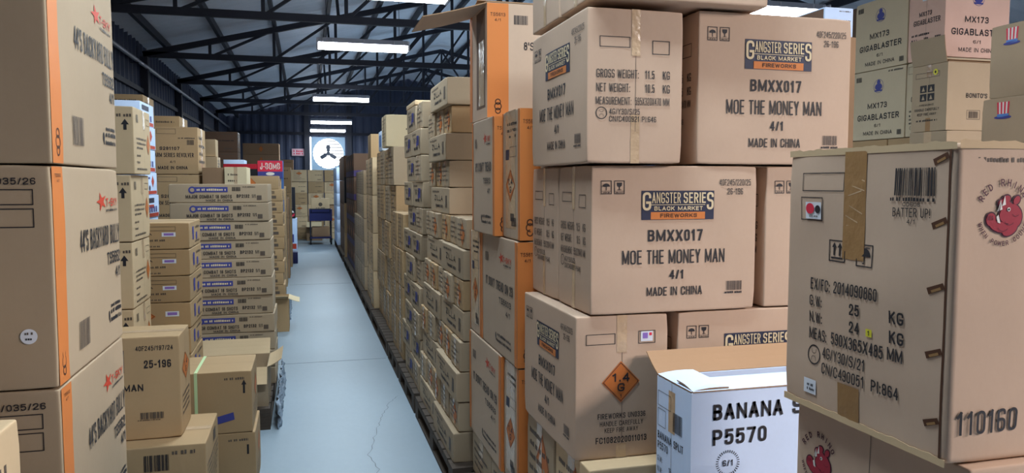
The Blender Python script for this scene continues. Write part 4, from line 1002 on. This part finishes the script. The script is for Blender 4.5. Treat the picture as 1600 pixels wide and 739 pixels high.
# black poster carton between them
def poster(a):
    a.rect('printed_picture', .08, .92, .05, .95, 'black_card')
    for k, c in enumerate(('yellow', 'sticker_white', 'sky_blue', 'yellow', 'sky_blue', 'sticker_white')): a.dashes('printed_picture', .18, .82, .10+k*.14, .17+k*.14, c, 2, k)
one('black_carton', .745, 1.05, 15.60, 15.82, 1.2, 1.72, 'black_card', [('-Y', poster)], 'black carton with yellow and blue print, beside the dark tall pile', amp=0)
one('cardboard_carton', .735, 1.10, 15.58, 15.84, .0, .60, 'kraft', [('-Y', tallside(1, True))], 'brown carton on the floor, lowest below the black printed carton', amp=0)
one('cardboard_carton', .735, 1.10, 15.58, 15.84, .602, 1.198, 'kraft', [('-Y', tallside(6, True))], 'brown carton with orange diamond directly below the black printed carton', amp=0)

for k, (z0, z1) in enumerate(((0, .58), (.582, 1.16), (1.162, 1.74), (1.742, 2.30))):
    one('cardboard_carton', 2.1, 2.575, 3.2, 3.7, z0, z1, 'kraft_dark', [('-X', tallside(k))], f'carton hidden behind the upper logo cartons, {["lowest", "second from the floor", "third from the floor", "uppermost"][k]}', amp=0)
one('white_carton', 2.41, 2.57, 3.22, 3.5, 2.303, 2.44, 'white_carton', [('-Y', tallfront(3)), ('-X', lambda a: a.rect('brown_side', .03, .97, .05, .97, 'kraft_brown'))], 'small white carton peeping over the upper logo carton near the roof lamp', amp=0)
# ------------------------------------------------------------------ second row to the far right (across another aisle)
GG = 'tan cartons with blue round emblem'
def gbox(x0, x1, y0, y1, z0, z1, arts, lab, seed, mat='kraft_emblem'):
    return one('emblem_carton', x0, x1, y0, y1, z0, z1, mat, arts, lab, seed=seed, group=GG)
gbox(4.25, 4.86, 4.74, 5.29, 1.935, 2.465, [('-X', giga)], 'blue-emblem carton, lower level, beside the open flap carton', 31)
gbox(4.25, 4.86, 4.74, 5.29, 2.47, 3.0, [('-X', giga)], 'blue-emblem carton, upper level, diagonally above the open flap carton', 32)
gbox(4.25, 4.80, 4.40, 4.73, 2.47, 3.0, [('-X', giga_end), ('-Y', giga)], 'blue-emblem carton tinted pinkish as if lit, above the open flap carton', 33, 'kraft_pink_lit')
gbox(4.25, 4.80, 4.40, 4.73, 1.935, 2.465, [('-X', giga_end), ('-Y', giga)], 'blue-emblem carton hidden behind the open flap carton', 34)
one('dark_carton', 4.3, 4.85, 5.32, 5.9, 1.935, 3.0, 'kraft_brown', [('-X', tallside(3))], 'dark carton at far end of the upper emblem cartons, beside the roof gap', seed=35)
for k, (z0, z1) in enumerate(((.0, .64), (.642, 1.286), (1.288, 1.93))):
    for j, (y0, y1) in enumerate(((4.32, 4.9), (4.91, 5.9))):
        one('cardboard_carton', 4.25, 4.86, y0, y1, z0, z1, 'kraft', [('-X', tallside(k))], f'plain carton under the emblem cartons, {["lowest", "middle", "upper"][k]} level, {["near", "far"][j]} end', amp=0)
fb = open_carton('open_carton', 3.90, 4.42, 4.0, 4.29, 1.935, 2.36, ['kraft_grey', 'kraft_inner'], [('-X', flap_side), ('-Y', flap_front)], [('-X', .165, 100), ('+Y', .2, 8), ('-Y', .14, 2)], 'open carton with one flap up and a yellow round sticker on its side')
one('cardboard_carton', 3.90, 4.44, 3.99, 4.30, 1.40, 1.932, 'kraft_grey', [('-Y', tallfront(3)), ('-X', ends(3))], 'carton under the open flap carton', seed=36)
for k, (z0, z1) in enumerate(((0, .69), (.692, 1.398))):
    one('cardboard_carton', 3.90, 4.46, 3.97, 4.30, z0, z1, 'kraft', [('-X', tallside(k+3))], f'plain tall carton at foot of the open flap carton stack, {["lower", "upper"][k]}', amp=0)
GH = 'grey-tan cartons with striped hat emblem'
for k, (x0, z0, z1) in enumerate(((3.2, 2.003, 2.345), (3.165, 1.655, 2.0), (3.2, 1.30, 1.652))):
    one('hat_carton', x0, x0+.55, 2.45, 3.03, z0, z1, 'kraft_grey', [('-X', [brea('BREAKING'), brea('BREAKING', .62), brea('BREAKING')][k]), ('-Y', front_small)], f'carton with striped hat emblem beside the open flap carton, {["upper", "middle", "lowest"][k]} of its stack', seed=37+k, group=GH)
for k in range(2): one('cardboard_carton', 3.18, 3.8, 2.4, 3.05, .65*k, .65*k+.645, 'kraft', [('-X', tallside(k))], f'plain large carton under the striped hat cartons, {["lower", "upper"][k]}', amp=0)

# ================================================================== LEFT SIDE
GB = 'tan cartons with orange stripe and bold lettering'
for k, (z0, lab) in enumerate(((1.643, 'topmost, cut by the frame'), (1.142, 'second from top, white round sticker on its front'), (.641, 'third from top'), (.14, 'lowest, on the pallet'))):
    one('orange_striped_carton', -.945+J(.004), -.54+J(.004), 1.90, 2.52, z0, z0+.497, 'kraft_grey', [('+X', bully), ('-Y', bully_front_dot if k == 1 else bully_front)],
        'orange-striped carton of the aisle-mouth stack, '+lab, seed=100+k, group=GB, rz=JR(.3))
one('cardboard_carton', -1.1, -.57, 1.42, 1.72, 0, .56, 'kraft', [('+X', tallside(2))], 'plain tan carton on the floor before the orange-striped stack', seed=105)
one('cardboard_carton', -1.1, -.566, 1.42, 1.72, .563, 1.13, 'kraft_light', [('+X', tallside(5))], 'plain tan carton barely showing before the orange-striped stack', seed=106)
one('tan_carton', -1.13, -.545, 3.57, 3.86, .489, .937, 'kraft', [('-Y', tan_front), ('+X', tan_side)], 'tan carton with number 25-196 on its front, beside the orange-striped stack', seed=107)
one('tan_carton', -1.05, -.435, 3.46, 3.92, .14, .486, 'kraft', [('-Y', low_front), ('+X', low_side)], 'low wide tan carton with barcode under the 25-196 carton', seed=108)
one('strapped_carton', -.80, -.287, 4.11, 4.51, .318, .638, 'kraft', [('-Y', strap_front), ('+X', strap_side), ('+Z', strap_top)], 'brown carton with pale green strap round it beside the aisle', seed=109, top=None)
one('tan_carton', -.785, -.275, 4.11, 4.51, 0, .315, 'kraft', [('-Y', lambda a: (a.dashes('printed_lettering', .74, .93, .095, .135, 'ink_faint'), a.rect('handling_symbols', .915, .935, .2, .36, 'ink'))), ('+X', strap_side)], 'brown carton on the floor under the green-strapped carton', seed=110)
GAR = 'tall cartons with black arrow'
kL = Kind(carton('arrow_carton', .5, .42, .3155, 'kraft_light', [('-Y', arrow_front), ('+X', arrow_side)], .002, 111), 'box', GAR)
for L in range(5): kL.put((-.79-.25+(.012 if L == 0 else 0)-.004*L, 3.96+.21, 1.963-.32*(L+1)), f'tan carton with black up arrow, {ORD[L+1]} of the arrow stack', JR(.6))
one('cardboard_carton', -1.3, -.80, 3.96, 4.38, .14, .36, 'kraft', [('+X', ends(3))], 'low carton at the foot of the arrow stack', amp=0)
GZ = 'small brown cartons with partial lettering and blue side mark'
kM = Kind(carton('zilla_carton', .50, .48, .1435, 'kraft', [('-Y', zilla_front), ('+X', zilla_side)], .0015, 112), 'box', GZ)
kM2 = Kind(carton('zilla_carton', .50, .48, .1435, 'kraft', [('-Y', zilla_haz), ('+X', zilla_side)], .0015, 113), 'box', GZ)
for L in range(8):
    z = 1.386-.147*(L+1)
    (kM2 if L == 3 else kM).put((-.625-.25+J(.008), 4.53+.245, z), f'small brown carton, {ORD[L+1]} of the stack beside the long flat cartons' + (', orange diamond' if L == 3 else ''), JR(.6))
one('cardboard_carton', -1.12, -.79, 4.54, 5.0, .14, .208, 'kraft', [], 'flat carton at the foot of the purple-sticker stack', amp=0)
# long flat cartons
GC = 'long flat cartons with blue logos'
kN = Kind(carton('long_flat_carton', .66, .5, .1305, 'kraft_grey', [('-Y', combat)], .0015, 114), 'box', GC)
for L in range(9):
    lean = .003*L
    kN.put((-.262-.33+lean+J(.008), 5.77+.255+J(.006), 1.596-.1335*(L+1)), f'long flat carton with blue logo, {ORD[L+1]} of the blue-logo stack', JR(.8))
one('long_flat_carton', -.9, -.235, 5.77, 6.27, .27, .392, 'kraft_grey', [], 'long flat carton with plain front, tenth from top of the blue-logo stack', amp=.001, seed=3)
one('long_flat_carton', -.9, -.235, 5.77, 6.27, .142, .268, 'kraft_grey', [], 'long flat carton with plain front, lowest of the blue-logo stack', amp=.001, seed=4)
open_carton('open_carton', -.86, -.262, 5.20, 5.62, .14, .40, ['kraft_grey', 'kraft_light'], [], [('-Y', .12, 235), ('+Y', .14, 140), ('+X', .10, 150)], 'open tan carton with raised flaps in front of the long flat cartons')
# white stack
GW = 'white cartons with red and blue print'
kO = [Kind(carton('white_carton', .45, .46, .163, 'white_carton', [('+X', fn), ('-Y', fn)], 0, 1), 'box', GW) for fn in (white_art, white_art2)]
for L in range(12): kO[L % 2].put((-1.10-.225+J(.012), 5.92+.23, 2.18-.1665*(L+1)), f'white carton with red and blue print, {ORD[L+1]} of the white stack', JR(1))
# emblem stack
GFA = 'big brown cartons with round emblem'
kP = Kind(carton('emblem_carton', .44, .5, .405, 'kraft', [('-Y', firearm), ('+X', ends(4))], 0, 1), 'box', GFA)
for L in range(4): kP.put((-.90-.22, 7.2+.25, 2.09-.412*(L+1)), f'big brown carton with round emblem and four printed lines, {ORD[L+1]} of its stack', JR(.5))
one('emblem_carton', -1.36, -.92, 7.2, 7.7, .14, .44, 'kraft', [], 'lowest carton under the round-emblem cartons', amp=0)
# background stacks on the left
def column(x0, x1, y0, y1, tops, mat, arts, desc, group=None, amp=0, z=0.0):
    n = len(tops); 
    for k, zt in enumerate(tops):
        one('cardboard_carton', x0, x1, y0, y1, z, zt-.003, mat, arts, f'{desc}, '+({0: 'lowest', n-1: 'topmost'}.get(k) or ORD[n-k]), amp=amp, group=group); z = zt
column(-2.15, -1.53, 8.3, 8.85, (.5, 1.0, 1.5, 2.0, 2.47), 'kraft', [('-Y', tallfront(2)), ('+X', tallside(3))], 'brown carton in stack behind the white stack', 'cartons behind the white stack')
column(-1.85, -1.32, 9.1, 9.7, (.6, 1.2, 1.8, 2.33), 'kraft', [('-Y', tallfront(4)), ('+X', ends(3))], 'brown carton in stack behind the round-emblem cartons', 'cartons behind the emblem stack')
column(-2.3, -1.85, 6.0, 6.6, (.55, 1.1, 1.65, 2.25), 'kraft_light', [('-Y', tallfront(4)), ('+X', ends(3))], 'pale carton against the side wall behind the arrow stack', 'pale cartons by the side wall')
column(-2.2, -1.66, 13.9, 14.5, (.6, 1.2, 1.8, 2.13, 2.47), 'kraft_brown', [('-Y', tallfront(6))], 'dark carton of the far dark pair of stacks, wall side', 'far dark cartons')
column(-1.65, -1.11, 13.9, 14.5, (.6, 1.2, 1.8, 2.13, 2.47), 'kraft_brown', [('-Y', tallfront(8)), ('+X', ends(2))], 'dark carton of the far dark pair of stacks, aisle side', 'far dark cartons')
column(-1.45, -1.13, 10.9, 11.3, (.6, 1.2, 1.72, 1.95), 'kraft_light', [('+X', ends(5))], 'pale carton in narrow stack beyond the round-emblem cartons', 'narrow far stack')
one('pale_carton', -1.35, -1.15, 10.95, 11.25, 1.953, 2.18, 'kraft_light', [], 'small pale carton topping the narrow far stack', amp=0)
column(-1.1, -.80, 11.6, 12.1, (.6, 1.2, 1.6), 'white_carton', [('-Y', lambda a: a.rect('printed_picture', .1, .5, .2, .7, 'sky_blue'))], 'white and blue carton in the far stack', 'far white cartons')
one('pale_carton', -1.12, -.84, 11.6, 12.1, 1.60, 1.93, 'white_carton', [('-Y', lambda a: a.rect('printed_picture', .1, .5, .2, .8, 'sky_blue'))], 'white and blue carton topping the far stack', amp=0)
one('cardboard_carton', -.872, -.69, 7.2, 7.7, 1.26, 1.735, 'kraft_dark', [('-Y', lambda a: a.rect('blue_logo', .1, .6, .66, .85, 'ink_blue'))], 'dark-fronted carton just behind the top of the long flat cartons', amp=0)
one('pale_carton', -.685, -.50, 7.15, 7.6, 1.26, 1.74, 'kraft_cream', [('-Y', tallside(4))], 'pale carton with small print behind the top of the long flat cartons', amp=0)
column(-.865, -.45, 7.2, 7.7, (.45, .85, 1.258), 'kraft', [('-Y', tallfront(2))], 'carton hidden behind the long flat cartons', 'cartons hidden behind the long flat ones', z=.142)
GD = 'flat brown cartons in the far stack by the aisle'
kQ = Kind(carton('small_carton', .55, .5, .136, 'kraft', [('-Y', lambda a: (a.bars('barcode', .68, .85, .14, .4, 'ink_faint', 2), a.dashes('printed_lettering', .1, .45, .5, .68, 'ink_faint'), a.rect('barcode', .75, .88, .55, .8, 'ink_faint'))), ('+X', ends(3))], 0, 1), 'box', GD)
kQ2 = Kind(carton('small_carton', .55, .5, .15, 'kraft', [('-Y', lambda a: diamond(a, .42, .55, .13, .5, False)), ('+X', ends(3))], 0, 1), 'box', GD)
for L in range(11):
    k = kQ2 if L == 0 else kQ
    k.put((-.262-.275+J(.012)+(-.03 if L == 0 else 0), 9.3+.25, 1.672-.1393*(L+1)+(.0 if L else 0)), f'flat brown carton, {ORD[L+1]} of the flat stack facing the aisle'+(', orange diamond' if L == 0 else ''), JR(1))
# red, blue and dark display cartons on top
def redscript(a): a.rect('printed_picture', 0, 1, 0, .62, 'pink_red'); a.text('printed_picture', 'J-Bomb', .1, .9, .12, .5, 'white_ink', 2, .02, 1); a.rect('printed_picture', 0, 1, .62, 1, 'ink_blue'); a.ell('printed_picture', .5, .75, .05, .02, 'white_ink', 2)
one('display_carton', -.56, -.27, 9.82, 10.2, 1.66, 1.87, 'blue_card', [('-Y', redscript)], 'shiny red and blue display carton with white script on the far stack', amp=0)
one('display_carton', -.95, -.565, 9.82, 10.2, 1.66, 1.83, 'red_card', [('-Y', lambda a: (a.rect('printed_picture', 0, 1, .35, 1, 'black_card'),))], 'dark red and black display carton beside the shiny script one', amp=0)
column(-.95, -.3, 9.82, 10.25, (.55, 1.1, 1.658), 'kraft', [], 'brown carton below the display cartons', 'cartons below the display cartons', z=.142)
one('blue_board', -.60, -.285, 10.75, 10.80, 1.0, 1.90, 'blue_card', [('-Y', lambda a: a.rect('board_edge', .85, 1, 0, 1, 'sky_blue'))], 'blue sheet standing on edge on a carton stack beyond the display cartons', amp=0)
column(-1.3, -.55, 17.6, 18.1, (.5, 1.0, 1.5, 1.98, 2.22, 2.46), 'kraft_dark', [('-Y', lambda a: diamond(a, .5, .5, .06, .3, False))], 'brown flat carton in tall far stack below the sign', 'far tall stack')
one('pale_carton', -1.75, -1.2, 15.0, 15.5, 1.5, 2.0, 'white_carton', [], 'pale blue carton far between the dark and flat stacks', amp=0)
column(-1.75, -1.2, 15.0, 15.5, (.5, 1.0, 1.498), 'kraft', [], 'brown carton under the pale blue far carton', 'cartons under pale blue carton')
column(-.85, -.285, 10.6, 11.1, (.5, .998), 'kraft', [('-Y', tallfront(3)), ('+X', tallside(2))], 'brown carton under the blue sheet', 'cartons under the blue sheet')
for k, (x1, y, zt, mt) in enumerate(((-.30, 12.3, 1.55, 'kraft'), (-.28, 13.4, 1.35, 'kraft_dark'), (-.27, 15.2, 1.9, 'kraft'), (-.29, 16.3, 1.3, 'white_carton'))):
    nz = 4
    column(x1-.5, x1, y, y+.55, tuple(zt*(i+1)/nz for i in range(nz)), mt, [('-Y', tallfront(k)), ('+X', tallside(k))], ['brown carton of the stack past the blue sheet', 'darker carton of the low stack past the blue sheet', 'tan carton of the tall stack facing the dark pile', 'white carton of the low stack facing the dark pile'][k], f'far stack {["past the blue sheet", "low and dark", "near the end", "white"][k]}')
def pinkart(a):
    q = random.Random(2)
    for k in range(12): a.ell('printed_picture', q.uniform(.15, .85), q.uniform(.08, .92), .05, .05, q.choice(('pink_red', 'ink', 'white_ink', 'violet')))
one('pink_patterned_carton', -.62, -.255, 19.2, 19.6, .75, 1.5, 'black_card', [('-Y', pinkart)], 'black carton with pink pattern at the far end of the aisle', amp=0)
one('white_carton', -.62, -.22, 19.1, 19.7, 0, .747, 'white_carton', [('-Y', white_art), ('+X', white_art)], 'white printed carton under the pink-patterned one', amp=0)
one('blue_bin', -.30, -.18, 15.85, 16.1, 0, .22, 'blue_plastic', [], 'small blue box on the floor beside the low white stack', amp=0, top=None)
open_carton('open_carton', -.52, -.20, 8.55, 8.9, .0, .36, ['kraft', 'kraft_cream'], [], [('-Y', .12, 160), ('+X', .12, 200)], 'small open carton on the floor sticking into the aisle before the flat stack')
# crumpled stretch film around the left pallets
def film(x, y0, y1, z0, z1, label):
    q = random.Random(int(y0*10)); v = []; f = []; n, m_ = int((y1-y0)/.035), 8
    for i in range(n+1):
        for j in range(m_+1):
            v.append((x+q.uniform(-.016, .016)+.015*(1-j/m_), y0+(y1-y0)*i/n, z0+(z1-z0)*j/m_+q.uniform(-.006, .006)*(0 < j)))
            if i and j:
                a = (i-1)*(m_+1)+j-1; f.append((a, a+m_+1, a+m_+2, a+1))
    o = link('stretch_film', v, f, ['film'], None, None, True); tag(o, label, 'plastic film'); o.modifiers.new('thickness', 'SOLIDIFY').thickness = .002
film(-.205, 5.12, 6.5, .002, .16, 'crumpled clear stretch film round the pallet under the long flat cartons')
film(-.222, 9.2, 10.4, .002, .15, 'crumpled clear stretch film round the far pallet')

# ================================================================== END OF THE AISLE
GE = 'cartons in the wall of boxes at the end of the aisle'
kR = [Kind(carton('cardboard_carton', w_, .5, h_, m_, [('-Y', fn)], 0, 1), 'box', GE) for w_, h_, m_, fn in
      ((.43, .325, 'kraft_light', tallfront(3)), (.43, .325, 'kraft_light', tallside(4, True)), (.43, .325, 'kraft', tallfront(7)))]
xs = [-.63, -.175, .28, .735, 1.19]
for c in range(5):
    for r_ in range(6):
        if c == 3 and r_ == 2: continue
        kR[(c*2+r_) % 3].put((xs[c]+J(.01), 22.9+J(.05), .002+.329*r_), f'tan carton in end wall of boxes, {ORD[6-r_]}, {["first", "second", "third", "fourth", "fifth"][c]} column from the side wall', JR(.4))
one('cardboard_carton', .525, .94, 22.68, 23.16, .66, .986, 'kraft_dark', [], 'darker carton filling the gap in the end wall of boxes', amp=0)
column(-1.0, -.35, 24.0, 24.6, (.55, 1.1, 1.7, 2.3), 'kraft_dark', [('-Y', tallfront(1))], 'brown carton of the stack behind the end wall of boxes', 'stack behind the end wall')
open_carton('open_carton', .0, .42, 22.05, 22.45, 0, .36, ['kraft_dark', 'kraft_cream'], [], [('-Y', .14, 170), ('+Y', .14, 100)], 'open carton on the floor just behind the trolley')
# trolley
tr = empty('trolley', (.36, 20.9, 0)); tag(tr, 'blue trolley with box basket at the end of the aisle', 'trolley')
mb = MB(); mb.box(-.27, .27, -.35, .35, .16, .20); mb.build('lower_deck', 'blue_plastic', tr)
mb = MB(); mb.box(-.27, .27, -.35, .35, .62, .645); mb.box(-.29, .29, -.37, -.345, .62, .92); mb.box(-.29, .29, .345, .37, .62, .92); mb.box(-.29, -.265, -.345, .345, .62, .92); mb.box(.265, .29, -.345, .345, .62, .92); mb.build('basket', 'blue_plastic', tr)
for sx in (-.26, .26):
    for sy in (-.33, .33):
        mb = MB(); mb.tube([(sx, sy, .15), (sx, sy, .63)], .018, 8); mb.build('post', 'steel_dark', tr)
        mb = MB(); mb.tube([(sx-.02, sy, .065), (sx+.02, sy, .065)], .065, 16); mb.box(sx-.03, sx+.03, sy-.03, sy+.03, .11, .162); mb.build('caster', 'rubber', tr)
mb = MB(); mb.tube([(-.24, -.40, .86), (-.24, -.46, .93), (.24, -.46, .93), (.24, -.40, .86)], .014, 8); mb.build('handle', 'steel_dark', tr)
one('cardboard_carton', .13, .59, 20.65, 21.15, .647, 1.20, 'kraft_light', [('-Y', lambda a: (a.ell('emblem', .5, .28, .05, .05, 'ink_faint'), a.dashes('printed_lettering', .25, .75, .42, .47, 'ink_faint')))], 'tan carton riding in the basket of the blue trolley', amp=0)
one('cardboard_carton', .14, .58, 20.65, 21.15, .202, .45, 'kraft_dark', [], 'brown carton on the lower deck of the blue trolley', amp=0)
